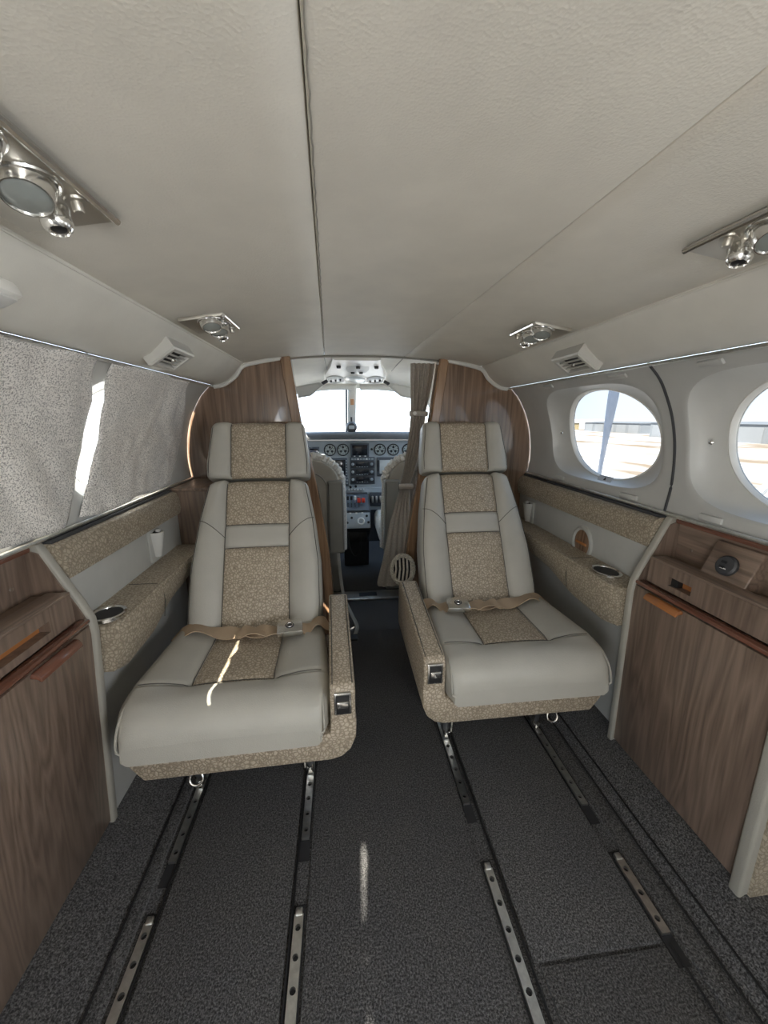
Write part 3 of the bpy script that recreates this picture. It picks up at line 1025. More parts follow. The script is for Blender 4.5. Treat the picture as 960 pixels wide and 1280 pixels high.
# ------------------------------------------------------------------ side cabinets
obj_ = obj
def make_cabinet(s, y0, y1, label, near_end):
    lean, zb0 = (0.016, 0.090) if s > 0 else (0.048, 0.046)
    def obj(name, g, mat, parent=None, **kw):
        for q in g.v:
            if q.z < 0.63:
                f = (0.63 - q.z) / 0.518
                if abs(q.x) < 0.80:
                    q.x += s * lean * f
                q.z = 0.63 - f * (0.63 - zb0)
        return obj_(name, g, mat, parent, **kw)
    t = thing('cabinet', label, 'cabinet', (s * 0.75, (y0 + y1) / 2, zb0))
    def bx(g, xa, xb, *a, **k):
        x0, x1 = sorted((s * xa, s * xb))
        return g.box(x0, x1, *a, **k)
    obj('body', bx(G(), 0.712, 0.84, y0, y1, 0.112, 0.628), 'walnut', t)
    obj('door_panel', bx(G(), 0.699, 0.713, y0 + 0.004, y1 - 0.004, 0.116, 0.622, bev=0.002), 'walnut', t)
    obj('bead_trim', bx(G(), 0.696, 0.722, y0 + 0.002, y1 - 0.003, 0.626, 0.637, bev=0.004), 'cherry', t)
    # folding table lid: front board with a finger slot, built around the opening
    ya, yb = y0 + 0.002, y1 - 0.020
    sl0, sl1 = (0.772, 0.838) if s > 0 else (0.55, 0.772)
    zb, zt = 0.641, 0.706
    g = G()
    xa, xb = 0.716, 0.745
    bx(g, xa, xb, ya, sl0, zb, zt)
    bx(g, xa, xb, sl1, yb, zb, zt)
    bx(g, xa, xb, sl0, sl1, zb, zb + 0.016)
    bx(g, xa, xb, sl0, sl1, zt - 0.026, zt)
    ld = obj('ledge_board', g, 'walnut', t)
    obj('slot_back', bx(G(), 0.738, 0.746, sl0 - 0.01, sl1 + 0.01, zb, zt - 0.02), 'cherry_light', ld)
    if s > 0:
        obj('slot_catch', bx(G(), 0.722, 0.738, sl1 - 0.022, sl1 - 0.002, zb + 0.014, zt - 0.028, bev=0.002), 'black', ld)
    obj('ledge_edge', bx(G(), 0.715, 0.762, ya, yb, zt, zt + 0.006, bev=0.002), 'walnut_long', t)
    obj('tray_floor', bx(G(), 0.758, 0.84, y0, y1, 0.690, 0.697), 'walnut_long', t)
    # inclined tray back up to the sill
    g = G().prism([(s * 0.806, 0.697), (s * 0.822, 0.697), (s * 0.822, 0.812), (s * 0.800, 0.808)], 'Y', y0, y1 - 0.004)
    obj('tray_back', g, 'walnut_long' if s > 0 else 'walnut', t)
    obj('top_bead', G().tube([(s * 0.796, y0, 0.806), (s * 0.796, y1 - 0.004, 0.806)], 0.009, 8), 'cherry', t)
    obj('screw', G().lathe([(0, 0), (0.005, 0), (0.004, 0.003), (0, 0.003)], 10, T(s * 0.805, y1 - 0.05, 0.735, 0, -s * 90, 0)), 'chrome', t)
    # pull handle hooked over the top of the door
    hy0, hy1 = (0.765, 0.868) if s > 0 else (0.682, 0.800)
    prof = [(0.700, 0.618), (0.696, 0.623), (0.686, 0.621), (0.680, 0.614), (0.678, 0.607), (0.682, 0.606), (0.687, 0.611), (0.700, 0.613)]
    obj('handle', G().prism([(s * x, z) for x, z in prof], 'Y', hy0, hy1, 0.002, 2), 'cherry_light' if s > 0 else 'cherry', t)
    # end panel: grey leather edge with wood inner face
    outline = [(0.692, 0.095), (0.692, 0.60), (0.697, 0.632), (0.710, 0.668), (0.738, 0.728), (0.768, 0.797), (0.778, 0.815), (0.800, 0.818), (0.845, 0.815), (0.845, 0.095)]
    e = 0.022
    obj('end_panel', G().prism([(s * x, z) for x, z in outline], 'Y', y1, y1 + e, 0.006, 3), 'leather_trim', t, angle=45)
    inner = [(0.700, 0.116), (0.700, 0.60), (0.705, 0.632), (0.718, 0.665), (0.746, 0.725), (0.776, 0.795), (0.806, 0.806), (0.84, 0.806), (0.84, 0.116)]
    obj('end_lining', G().prism([(s * x, z) for x, z in inner], 'Y', y1 - 0.004, y1 + 0.002), 'walnut', t)
    if near_end:
        obj('end_panel', G().prism([(s * (x - 0.006), z) for x, z in outline], 'Y', y0 - 0.026, y0, 0.006, 3), 'leather_trim', t, angle=45)
        obj('end_cover', G().prism([(s * (x + 0.012 if x < 0.8 else x), z + (0.004 if z < 0.3 else -0.012)) for x, z in outline], 'Y', y0 - 0.032, y0 - 0.024), 'crackle_strip', t, angle=45)
    if s > 0:
        # wedge block with a charging socket
        yw = 0.745
        g = G().prism([(s * 0.806, 0.697), (s * 0.752, 0.697), (s * 0.790, 0.790), (s * 0.806, 0.790)], 'Y', yw - 0.055, yw + 0.055, 0.002, 1)
        wd = obj('socket_block', g, 'walnut_long', t)
        nrm_deg = math.degrees(math.atan2(0.038, 0.093))
        mx = T(s * 0.769, yw, 0.744, 0, -90 + nrm_deg, 0)
        so = obj('charging_socket', G().lathe([(0, 0), (0.024, 0), (0.024, 0.006), (0.020, 0.010), (0.0, 0.010)], 28, mx), 'dark_grey', wd)
        g = G()
        for a_, b_ in ((-0.006, 0.004), (0.006, 0.004)):
            g.box(a_ - 0.003, a_ + 0.003, b_ - 0.006, b_ + 0.006, 0.009, 0.0115, mx=mx)
        obj('socket_ports', g, 'black', wd)
        obj('socket_mark', G().box(-0.010, -0.0075, -0.007, 0.007, 0.009, 0.0112, mx=mx), 'mark_white', wd)
    return t
make_cabinet(-1, 0.30, 0.862, 'walnut side cabinet below the covered windows with a long finger slot', False)
make_cabinet(1, 0.540, 0.925, 'walnut side cabinet with a round charging socket under the uncovered window', True)

# small walnut locker behind the left seat against the partition
t = thing('side_locker', 'small walnut locker wedged between partition and left wall', 'locker', (-0.70, 1.65, 0.05))
obj('body', G().box(-0.79, -0.60, 1.525, 1.775, 0.05, 0.806, 0.003), 'walnut', t)
obj('lid', G().box(-0.79, -0.595, 1.520, 1.775, 0.806, 0.818, 0.003), 'walnut_long', t)

# ------------------------------------------------------------------ side armrests, holders, speaker
def holder(s, y, z, label):
    t = thing('belt_holder', label, 'holder', (s * 0.752, y, z - 0.05), )
    obj('plate', G().box(min(s * 0.753, s * 0.745), max(s * 0.753, s * 0.745), y - 0.036, y + 0.036, z - 0.058, z + 0.050, 0.003), 'side_leather', t)
    rings = []
    for k in range(7):
        u = k / 6
        zz = z - 0.045 + 0.085 * u
        w = 0.012 + 0.012 * u
        d = 0.016 + 0.016 * u
        rings.append([Vector((s * (0.746 - d * max(0, math.sin(a_))), y + w * math.cos(a_), zz)) for a_ in [PI * j / 10 for j in range(11)]] + [Vector((s * 0.748, y - w, zz)), Vector((s * 0.748, y + w, zz))])
    po = obj('pocket', G().loft(rings), 'plastic_light', t)
    obj('pocket_mouth', G().lathe([(0.017, 0), (0.0, 0.0)], 16, T(s * 0.735, y, z + 0.0405), 0.7, 1.0), 'black', po)
    obj('clip', G().box(min(s * 0.737, s * 0.725), max(s * 0.737, s * 0.725), y - 0.007, y + 0.007, z + 0.035, z + 0.050, 0.002), 'plastic_panel', po)
holder(-1, 1.30, 0.672, 'grey plastic holder on the wall below the covered window')
holder(1, 1.655, 0.655, 'grey plastic holder on the wall behind the right seat')

t = thing('speaker', 'oval wood-faced speaker with pale ring in the right wall', 'speaker', (0.752, 1.252, 0.57))
mx = T(0.752, 1.252, 0.635, 0, -90, 0)
obj('ring', G().torus(0.055, 0.009, 32, 8, mx, 1.0, 0.92), 'side_leather', t)
obj('cover', G().lathe([(0.051, 0.0), (0.048, 0.003), (0.0, 0.006)], 32, mx, 1.0, 0.92), 'walnut_gloss', t)
obj('finger_slot', G().box(-0.006, 0.004, -0.03, 0.03, 0.004, 0.009, 0.002, mx=mx), 'cherry_light', t)

# ------------------------------------------------------------------ overhead reading-light panels
def psu(name_label, s, y0, y1, lamps):
    """lamps: list of y for reading lamps; nozzle then button sit forward of them"""
    xa, xb = 0.392, 0.500
    xm = (xa + xb) / 2
    t = thing('reading_light_panel', name_label, 'reading light', (s * xm, (y0 + y1) / 2, 1.30), 'overhead reading light panels')
    zt = lambda x: cz(x) if x < 0.478 else cz(0.478)
    # plate hangs level just below the headliner
    x0, x1 = sorted((s * xa, s * xb))
    tilt = T(s * xm, (y0 + y1) / 2, 1.314, 0, s * 9, 0)
    w, l = (xb - xa) / 2, (y1 - y0) / 2
    obj('plate', G().box(-w, w, -l, l, -0.004, 0.010, 0.003, 2, tilt), 'nickel', t)
    obj('plate_rim', G().tube([tilt @ Vector(p) for p in ((-s * w, -l, -0.003), (-s * w, l, -0.003))], 0.0045, 8), 'chrome', t)
    for yl, rr in lamps:
        k = rr / 0.036
        m = tilt @ T(-s * 0.020 * k, yl - (y0 + y1) / 2, -0.004, 0, 0, 0)
        obj('lamp_socket', G().torus(rr * 1.12, 0.004 * k, 28, 8, m), 'chrome', t)
        h = m @ T(0, 0, 0.004, -20, s * 4, 0)
        la = obj('reading_lamp', G().lathe([(0.036 * k, 0.010), (0.0375 * k, -0.006 * k), (0.036 * k, -0.018 * k), (0.033 * k, -0.028 * k), (0.0305 * k, -0.034 * k), (0.029 * k, -0.034 * k), (0.027 * k, -0.030 * k), (0.0, -0.030 * k)], 32, h), 'chrome', t)
        obj('lens', G().lathe([(0.0275 * k, -0.0305 * k), (0.020 * k, -0.034 * k), (0.0, -0.0355 * k)], 28, h), 'lens', la)
    k = lamps[0][1] / 0.027
    yn = lamps[0][0] + 0.050 * k
    m = tilt @ T(-s * 0.008 * k, yn - (y0 + y1) / 2, -0.004, -8, s * 4, 0) @ Matrix.Scale(0.85 * k, 4)
    no = obj('air_nozzle', G().lathe([(0.020, 0.006), (0.020, -0.006), (0.0185, -0.012), (0.0195, -0.020), (0.017, -0.028), (0.0125, -0.032), (0.0115, -0.029), (0.0, -0.027)], 24, m), 'chrome', t)
    obj('nozzle_hole', G().lathe([(0.0105, -0.0285), (0.006, -0.0295), (0.0, -0.030)], 20, m), 'black', no)
    m = tilt @ T(-s * 0.040 * k, yn - 0.008 - (y0 + y1) / 2, -0.004) @ Matrix.Scale(0.8 * k, 4)
    bt = obj('button_collar', G().lathe([(0.0, 0), (0.015, 0), (0.014, -0.003), (0.0, -0.004)], 20, m), 'nickel', t)
    obj('button', G().lathe([(0.0075, 0), (0.0075, -0.014), (0.006, -0.016), (0.0, -0.016)], 16, m), 'nickel', bt)
    return t
psu('large chromed reading light panel above the left walnut cabinet', -1, 0.28, 0.590, [(0.495, 0.026), (0.425, 0.026)])
psu('large chromed reading light panel above the right walnut cabinet', 1, 0.28, 0.590, [(0.495, 0.026), (0.425, 0.026)])
psu('small chromed reading light panel above the left seat', -1, 1.045, 1.185, [(1.130, 0.026), (1.073, 0.026)])
psu('small chromed reading light panel above the right seat', 1, 1.045, 1.185, [(1.130, 0.026), (1.073, 0.026)])

# ------------------------------------------------------------------ air vents in the valances
def vent(s, yc, label):
    t = thing('air_vent', label, 'vent', (s * 0.585, yc, 1.22), 'air vents above the windows')
    m = T(s * 0.571, yc, 1.247, 0, s * 34, 0)
    w, l = 0.040, 0.070
    def rc(a_, b_, z_):
        return [Vector((-a_, -b_, z_)), Vector((a_, -b_, z_)), Vector((a_, b_, z_)), Vector((-a_, b_, z_))]
    g = G().loft([rc(w, l, 0.05), rc(w, l, -0.020), rc(w - 0.004, l - 0.004, -0.024), rc(w - 0.013, l - 0.015, -0.024), rc(w - 0.014, l - 0.016, -0.022), rc(w - 0.014, l - 0.016, 0.0)], True, False, False, m)
    obj('housing', g, 'vent_white', t)
    obj('duct', G().box(-w + 0.010, w - 0.010, -l + 0.012, l - 0.012, -0.004, 0.002, mx=m), 'black', t)
    for k in range(3):
        xx = -w + 0.014 + (2 * w - 0.028) * (k + 1) / 4
        obj('slat', G().box(-0.0017, 0.0017, -l + 0.014, l - 0.014, -0.0215, -0.0175, mx=m @ T(xx, 0, 0)), 'vent_white', t)
    obj('knob', G().lathe([(0, 0), (0.006, 0), (0.005, -0.005), (0, -0.006)], 12, m @ T(0, 0, -0.020)), 'chrome', t)
    return t
vent(-1, 1.15, 'louvred white air vent above the covered windows')
vent(1, 1.12, 'louvred white air vent above the uncovered windows')
t = thing('coat_hook', 'small white plastic fitting on the left valance', 'fitting', (-0.585, 0.66, 1.24))
obj('body', G().box(-0.02, 0.02, -0.022, 0.022, -0.014, 0.008, 0.006, 2, T(-0.57, 0.615, 1.245, 0, -25, 0)), 'white_plastic', t)
obj('cap', G().box(-0.013, 0.013, -0.015, 0.015, -0.018, -0.012, 0.003, 2, T(-0.57, 0.615, 1.245, 0, -25, 0)), 'plastic_light', t)

# ------------------------------------------------------------------ fabric window covers on the left
def shade(label, edge_a, edge_f, seed):
    """edge_a/edge_f: (z -> y) tables for the aft and forward edges"""
    g = G()
    nu, nv = 46, 30
    rings = []
    z0, z1 = 0.835, 1.208
    for j in range(nv + 1):
        v = j / nv
        row = []
        for i in range(nu + 1):
            u = i / nu
            zz = z0 + (z1 - z0) * v
            ya = lerp_table(edge_a, v)
            yf = lerp_table(edge_f, v)
            yf += 0.008 * math.sin(v * 9 + seed) * (1 if u > 0.5 else 0) * (u - 0.5) * 2
            y = ya + (yf - ya) * u
            p = Vector((y * 2.2, zz * 2.2, seed * 3.1))
            wr = 0.020 * noise.noise(p * 2.2) + 0.026 * noise.noise(Vector((y * 8 + zz * 6, zz * 2, seed))) + 0.012 * noise.noise(Vector((y * 17 - zz * 13, zz * 4, seed + 2)))
            wr *= min(1, u / 0.10) * min(1, (1 - u) / 0.10)
            bow = 0.020 * math.sin(PI * min(1, max(0, v)))
            lift = 0.010 if 0.02 < u < 0.98 else 0.006
            x = -(winx(zz) - lift - bow * 0.3 - abs(wr) * 0.8)
            row.append(Vector((x, y, zz + 0.006 * math.sin(u * 11 + seed) * (1 - v))))
        rings.append(row)
    g.loft(rings, closed=False)
    o = obj('window_shade', g, 'shade_fabric', None, angle=80)
    so = o.modifiers.new('thickness', 'SOLIDIFY')
    so.thickness = 0.0012
    return tag(o, label, 'window shade', 'fabric covers on the left windows')
shade('silvery speckled fabric cover hanging above the left walnut cabinet', [(0, 0.28), (1, 0.30)], [(0, 0.955), (0.2, 1.012), (0.45, 1.055), (0.77, 1.048), (1, 0.995)], 1.0)
shade('silvery speckled fabric cover hanging beside the left seat', [(0, 1.010), (0.2, 1.066), (0.5, 1.116), (0.77, 1.106), (1, 1.050)], [(0, 1.54), (0.2, 1.635), (0.45, 1.680), (0.75, 1.645), (1, 1.55)], 2.7)
shade('added silvery fabric cover blocking sun at the unseen aft left window', [(0, -0.36), (1, -0.36)], [(0, 0.265), (1, 0.265)], 4.2)  # unseen cover, added to keep large sun patches out of the cabin

# ------------------------------------------------------------------ curtain at the cockpit opening
t = thing('curtain', 'grey-brown cloth curtain tied back at the right of the cockpit opening', 'curtain', (0.24, 1.85, 0.2))
rows = [(1.325, 0.212, 0.335), (1.20, 0.214, 0.315), (1.11, 0.216, 0.292), (1.09, 0.216, 0.290), (1.0, 0.208, 0.280), (0.88, 0.190, 0.255), (0.78, 0.172, 0.225), (0.755, 0.168, 0.214), (0.735, 0.165, 0.216), (0.65, 0.140, 0.222), (0.54, 0.112, 0.235), (0.40, 0.088, 0.255), (0.30, 0.066, 0.270), (0.235, 0.052, 0.280), (0.215, 0.060, 0.285)]
rows = sub([Vector(r) for r in rows], 3)
rings = []
for r_ in rows:
    z, xl, xr = r_
    row_f, row_b = [], []
    w = xr - xl
    amp = min(0.014, 0.005 + 0.10 * max(0, 0.12 - w) + (0.006 if z > 1.1 else 0))
    for k in range(41):
        u = k / 40
        ph = u * 5.2 * 2 * PI + 0.6 * math.sin(z * 6)
        row_f.append(Vector((xl + w * u, 1.862 + amp * math.sin(ph), z)))
        row_b.append(Vector((xl + w * u, 1.866 + amp * math.sin(ph), z)))
    rings.append(row_f + row_b[::-1])
obj('cloth', G().loft(rings), 'curtain', t, angle=70)
st = obj('tie_strap', G().tube([(0.206, 1.842, 1.098), (0.24, 1.838, 1.10), (0.292, 1.842, 1.097)], 0.012, 8, flat=1.0), 'curtain', t)
for v_ in st.data.vertices:
    pass
obj('snap_button', G().lathe([(0, 0), (0.009, 0), (0.008, 0.004), (0.003, 0.006), (0, 0.006)], 16, T(0.228, 1.827, 1.100, 90, 0, 0)), 'white_plastic', st)
obj('lower_tie', G().tube([(0.160, 1.838, 0.752), (0.19, 1.830, 0.755), (0.224, 1.838, 0.752)], 0.013, 8), 'curtain', t)

t = thing('woven_basket', 'small pale woven basket tucked behind the right seat', 'basket', (0.155, 1.70, 0.26))
mx = T(0.160, 1.70, 0.375, 66, 0, -12)
g = G()
for ph in (0, 2 * PI / 3, 4 * PI / 3):
    path = []
    for k in range(145):
        a_ = 2 * PI * k / 144
        h_ = 9 * a_ + ph
        rr_ = 1 + 0.10 * math.cos(h_)
        path.append(mx @ Vector((0.052 * math.cos(a_) * rr_, 0.066 * math.sin(a_) * rr_, 0.006 * math.sin(h_))))
    g.tube(path, 0.0052, 6)
obj('braided_rim', g, 'basket', t)
for k in range(5):
    x = -0.036 + 0.018 * k
    h = 0.055 * math.sqrt(max(0.1, 1 - (x / 0.052) ** 2))
    obj('rib', G().tube([mx @ Vector((x, -h, -0.004)), mx @ Vector((x + 0.004, 0, -0.012)), mx @ Vector((x, h, -0.004))], 0.005, 8), 'basket', t)
obj('bowl', G().lathe([(0.047, -0.006), (0.050, -0.03), (0.040, -0.06), (0, -0.066)], 24, mx, 1.0, 1.25, cap0=False), 'dark_grey', t)

# ------------------------------------------------------------------ cockpit shell
g = G().box(-0.80, 0.80, 1.80, 3.4, -0.03, -0.004)
struct(obj('floor_cockpit', g, 'carpet'), 'dark carpet on the cockpit floor')
t = thing('threshold_plate', 'metal threshold strip across the aisle at the cockpit', 'threshold', (0, 2.2, -0.004))
obj('plate', G().box(-0.30, 0.30, 2.155, 2.265, -0.004, 0.006, 0.003), 'nickel', t)
obj('inset', G().box(-0.03, 0.08, 2.185, 2.235, 0.005, 0.0085, 0.002), 'dark_grey', t)
obj('edge_strip', G().box(-0.30, 0.30, 2.146, 2.158, -0.003, 0.011, 0.003), 'alu', t)
for s, nm in ((1, 'wall_cockpit_right'), (-1, 'wall_cockpit_left')):
    g = strip_profile([(s * 0.55, -0.02), (s * 0.70, 0.12), (s * 0.76, 0.5), (s * 0.74, 0.90), (s * 0.725, 0.92)], 1.80, 3.3, 6)
    if s < 0:  # upper panel added on the left only, keeps sun off the pedestal
        g.add([(s * 0.725, 1.80, 0.92), (s * 0.725, 2.52, 0.92), (s * 0.61, 2.52, 1.27), (s * 0.61, 1.80, 1.27)], [[0, 1, 2, 3]])
    struct(obj(nm, g, 'plastic_panel', angle=60), 'grey cockpit side wall')
g = G().box(-0.80, 0.80, 3.30, 3.33, -0.03, 0.96)
struct(obj('wall_cockpit_front', g, 'dark_grey'), 'dark firewall ahead of the rudder pedals')
# cockpit roof liner falling towards the windscreen
rings = []
for y, zc, hw in ((1.815, 1.354, 0.62), (2.05, 1.352, 0.62), (2.35, 1.342, 0.60), (2.62, 1.322, 0.56), (2.74, 1.305, 0.54), (2.78, 1.275, 0.54)):
    rings.append([Vector((hw * u, y, zc - 0.10 * abs(u) ** 2.3)) for u in [-1 + 2 * k / 24 for k in range(25)]])
rc = sgroup('ceiling_cockpit', 'cream cockpit roof liner', (0, 2.2, 1.25))
obj('roof_liner', G().loft(rings, closed=False), 'headliner', rc, angle=60)
for x in (-0.186, 0.176):
    pth = [(x * 0.98, y, z - 0.003) for y, z in ((1.83, 1.345), (2.05, 1.341), (2.25, 1.335))]
    obj('seam_cord', G().tube(pth, 0.002, 6), 'seam_light', rc)
# windscreen frame and panes
wf = sgroup('window_8', 'cockpit windscreen with a centre post', (0, 2.95, 0.95))
def wp(x, z):
    return Vector((x, 2.74 + (1.275 - z) * 0.75 - 0.25 * x * x, z))
g = G().tube([wp(-0.030, 1.30), wp(-0.032, 1.24), wp(-0.034, 1.10), wp(-0.036, 0.93)], 0.030, 10, flat=0.6)
obj('centre_post', g, 'white_plastic', wf)
obj('post_edge', G().tube([wp(-0.072, 1.27), wp(-0.074, 0.94)], 0.007, 6), 'dark_grey', wf)
for s in (1, -1):
    pth = [wp(s * 0.02, 1.282), wp(s * 0.10, 1.285), wp(s * 0.22, 1.278), wp(s * 0.36, 1.258), wp(s * 0.46, 1.225), wp(s * 0.53, 1.15), wp(s * 0.58, 0.93)]
    obj('frame', G().tube(sub(pth, 4), 0.022, 8), 'white_plastic', wf)
    rows_ = []
    for k in range(9):
        z = 0.90 + 0.40 * k / 8
        rows_.append([wp(s * (0.0 + 0.60 * j / 8), z) + Vector((0, 0.012, 0)) for j in range(9)])
    obj('pane', G().loft(rows_, closed=False), 'windscreen', wf)
    rows_ = []
    for k in range(5):
        z = 0.92 + 0.34 * k / 4
        rows_.append([Vector((s * (0.72 - 0.10 * k / 4), y, z)) for y in ((2.50, 2.6, 2.7, 2.85) if s < 0 else (1.82, 2.2, 2.6, 2.85))])
    obj('side_pane', G().loft(rows_, closed=False), 'windscreen', wf)

# overhead switch panel
t = thing('overhead_panel', 'white overhead switch panel above the windscreen', 'control panel', (-0.02, 2.3, 1.28))
OP = [(1.90, -0.150, 0.080, 1.338), (2.10, -0.165, 0.105, 1.330), (2.36, -0.205, 0.158, 1.312), (2.56, -0.215, 0.175, 1.297), (2.62, -0.195, 0.158, 1.293)]
rings = [[Vector((xl, y, z + 0.03)), Vector((xl + 0.004, y, z + 0.004)), Vector((xl + 0.02, y, z)), Vector((xr - 0.02, y, z)), Vector((xr - 0.004, y, z + 0.004)), Vector((xr, y, z + 0.03))] for y, xl, xr, z in OP]
ov = obj('panel_body', G().loft(rings), 'white_plastic', t, angle=40)
def opz(y):
    return lerp_table([(a, d) for a, b, c, d in OP], y)
def op_m(x, y, lift=0.0):
    return T(x, y, opz(y) - lift, 180 - 5.5, 0, 0)
obj('centre_lens', G().lathe([(0, 0.006), (0.055, 0.005), (0.062, 0), (0.062, -0.01)], 8, op_m(-0.022, 2.44) @ T(0, 0, 0, 0, 0, 22.5), 1.0, 1.9), 'screen_pale', t)
obj('lens_rim', G().torus(0.064, 0.007, 24, 8, op_m(-0.022, 2.44), 1.0, 1.9), 'white_plastic', t)
for x in (-0.140, 0.098):
    m = op_m(x, 2.45)
    rg = obj('vent_ring', G().torus(0.052, 0.007, 28, 8, m, 1.0, 2.0), 'plastic_panel', t)
    obj('vent_grille', G().lathe([(0.048, 0.0), (0.03, 0.004), (0, 0.004)], 24, m, 1.0, 2.0), 'plastic_light', rg)
    for k in range(3):
        obj('switch', G().box(-0.005, 0.005, -0.012, 0.012, 0, 0.014, 0.002, mx=op_m(x - 0.028 + 0.028 * k, 2.48 - 0.02 * k)), 'dark_grey', t)
obj('speaker_grille', G().lathe([(0.06, -0.002), (0.06, 0.003), (0.0, 0.005)], 20, op_m(-0.022, 2.12), 1.0, 2.2), 'plastic_light', t)
for x, y in ((-0.045, 2.20), (0.0, 2.20), (-0.022, 2.06), (-0.12, 2.05), (0.07, 2.05)):
    obj('knob', G().lathe([(0, 0), (0.012, 0), (0.010, 0.012), (0, 0.012)], 12, op_m(x, y)), 'black', t)

# sun visors
for s in (-1, 1):
    lab = 'pale folding sun visor %s the overhead panel' % ('left of' if s < 0 else 'right of')
    t = thing('sun_visor', lab, 'visor', (s * 0.33, 2.50, 1.22))
    x0 = -0.02
    prof = [(s * 0.19 + x0, 1.268), (s * 0.215 + x0, 1.282), (s * 0.50 + x0, 1.232), (s * 0.52 + x0, 1.215), (s * 0.51 + x0, 1.165), (s * 0.27 + x0, 1.205)]
    obj('blade', G().prism(prof, 'Y', 2.40, 2.418, 0.004, 2, T(0, 0.0, 0)), 'plastic_panel', t)
    ins = [(s * 0.215 + x0, 1.262), (s * 0.225 + x0, 1.270), (s * 0.49 + x0, 1.224), (s * 0.50 + x0, 1.21), (s * 0.49 + x0, 1.176), (s * 0.275 + x0, 1.214)]
    obj('inset_panel', G().prism(ins, 'Y', 2.397, 2.402), 'plastic_light', t)
    obj('hinge', G().tube([(s * 0.17 + x0, 2.42, 1.292), (s * 0.20 + x0, 2.41, 1.275)], 0.010, 8), 'dark_grey', t)

# magnetic compass and placard on the post
t = thing('compass', 'round black compass hanging on the windscreen post', 'compass', (-0.038, 2.80, 1.0))
obj('housing', G().lathe([(0, 0.03), (0.028, 0.026), (0.038, 0.01), (0.040, -0.012), (0.034, -0.02), (0.0, -0.02)], 24, T(-0.040, 2.80, 1.015, 90, 0, 0)), 'dark_grey', t)
obj('window', G().box(-0.020, 0.020, -0.012, 0.012, 0, 0.004, 0.003, mx=T(-0.040, 2.771, 1.015, 90, 0, 0)), 'panel_grey', t)
obj('bracket', G().box(-0.046, -0.034, 2.80, 2.83, 1.04, 1.085, 0.002), 'dark_grey', t)
t = tag(obj('placard', G().box(-0.046, -0.022, 2.752, 2.758, 1.165, 1.205, 0.002), 'orange_mark'), 'small orange-brown placard stuck on the windscreen post', 'placard')

# glareshield
t = thing('glareshield', 'dark grey padded glareshield over the instrument panel', 'glareshield', (0, 2.85, 0.92))
rings = []
for k in range(25):
    x = -0.66 + 1.32 * k / 24
    yy = 2.74 + 0.10 * (x / 0.66) ** 2
    dz = -0.012 * (abs(x) / 0.66) ** 2
    rings.append([Vector((x, yy + a_, 0.945 + dz + b_)) for a_, b_ in ((0.0, 0.0), (-0.004, 0.016), (0.004, 0.030), (0.03, 0.038), (0.40, 0.030), (0.40, -0.012), (0.03, -0.014), (0.008, -0.012))])
obj('hood', G().loft(rings), 'glare', t, angle=50)

# ------------------------------------------------------------------ instrument panel
PY = 2.85
t = thing('instrument_panel', 'blue-grey instrument panel with dials, screens and radios', 'instrument panel', (0, PY, 0.4))
obj('panel_face', G().box(-0.64, 0.64, PY, PY + 0.02, 0.44, 0.915, 0.003), 'panel_grey', t)
obj('sub_panel', G().box(-0.42, 0.42, PY - 0.02, PY + 0.01, 0.40, 0.57, 0.004), 'panel_grey', t)
def fm(x, z, lift=0.0):
    return T(x, PY - lift, z, 90, 0, 0)
def gauge(x, z, r, pale):
    m = fm(x, z)
    b_ = obj('gauge', G().lathe([(r, 0), (r, 0.008), (r * 0.92, 0.011), (r * 0.84, 0.008), (r * 0.84, 0.004), (r * 0.82, 0.004)], 28, m), 'black', t)
    obj('dial_face', G().lathe([(r * 0.84, 0.0045), (0, 0.005)], 28, m), 'dial_pale' if pale else 'dial', b_)
    g = G()
    for k in range(10):
        a_ = 2 * PI * k / 10
        g.box(-r * 0.04, r * 0.04, r * 0.58, r * 0.78, 0.005, 0.0065, mx=m @ T(0, 0, 0, 0, 0, math.degrees(a_)))
    obj('dial_marks', g, 'black' if pale else 'mark_white', b_)
    obj('needle', G().box(-r * 0.05, r * 0.05, -r * 0.15, r * 0.62, 0.0065, 0.008, mx=m @ T(0, 0, 0, 0, 0, random.uniform(-140, 140))), 'black' if pale else 'mark_white', b_)
    if pale:
        for a_ in (-35, 90, 215):
            q_ = m @ T(r * 0.42 * math.cos(R(a_)), r * 0.42 * math.sin(R(a_)), 0.005)
            obj('subdial', G().lathe([(r * 0.2, 0), (r * 0.2, 0.001), (0, 0.0012)], 14, q_), 'dial', b_)
    return b_
for x, z, r, p in ((-0.199, 0.852, 0.044, True), (-0.104, 0.852, 0.044, True), (0.167, 0.851, 0.044, True), (0.266, 0.850, 0.044, True), (0.377, 0.850, 0.044, True), (0.372, 0.762, 0.040, False), (-0.43, 0.852, 0.044, True), (-0.43, 0.750, 0.044, False), (0.47, 0.80, 0.04, False)):
    gauge(x, z, r, p)
def screen(x0, x1, z0, z1, mat, name, knobs=0, rim=0.012):
    b_ = obj(name, G().box(x0, x1, PY - 0.012, PY + 0.004, z0, z1, 0.003), 'panel_dark', t)
    obj('display', G().box(x0 + rim, x1 - rim, PY - 0.0135, PY - 0.008, z0 + rim, z1 - rim, 0.001), mat, b_)
    for k in range(knobs):
        xx = x0 + (x1 - x0) * (k + 0.5) / knobs
        obj('key', G().box(xx - 0.006, xx + 0.006, PY - 0.015, PY - 0.010, z0 + 0.002, z0 + 0.009, 0.001), 'mark_white' if k % 2 else 'dark_grey', b_)
    return b_
screen(-0.050, 0.086, 0.800, 0.898, 'screen', 'centre_screen', 7)
screen(-0.375, -0.275, 0.795, 0.875, 'screen', 'pilot_screen')
screen(-0.245, -0.075, 0.655, 0.795, 'screen', 'map_screen', 0, 0.016)
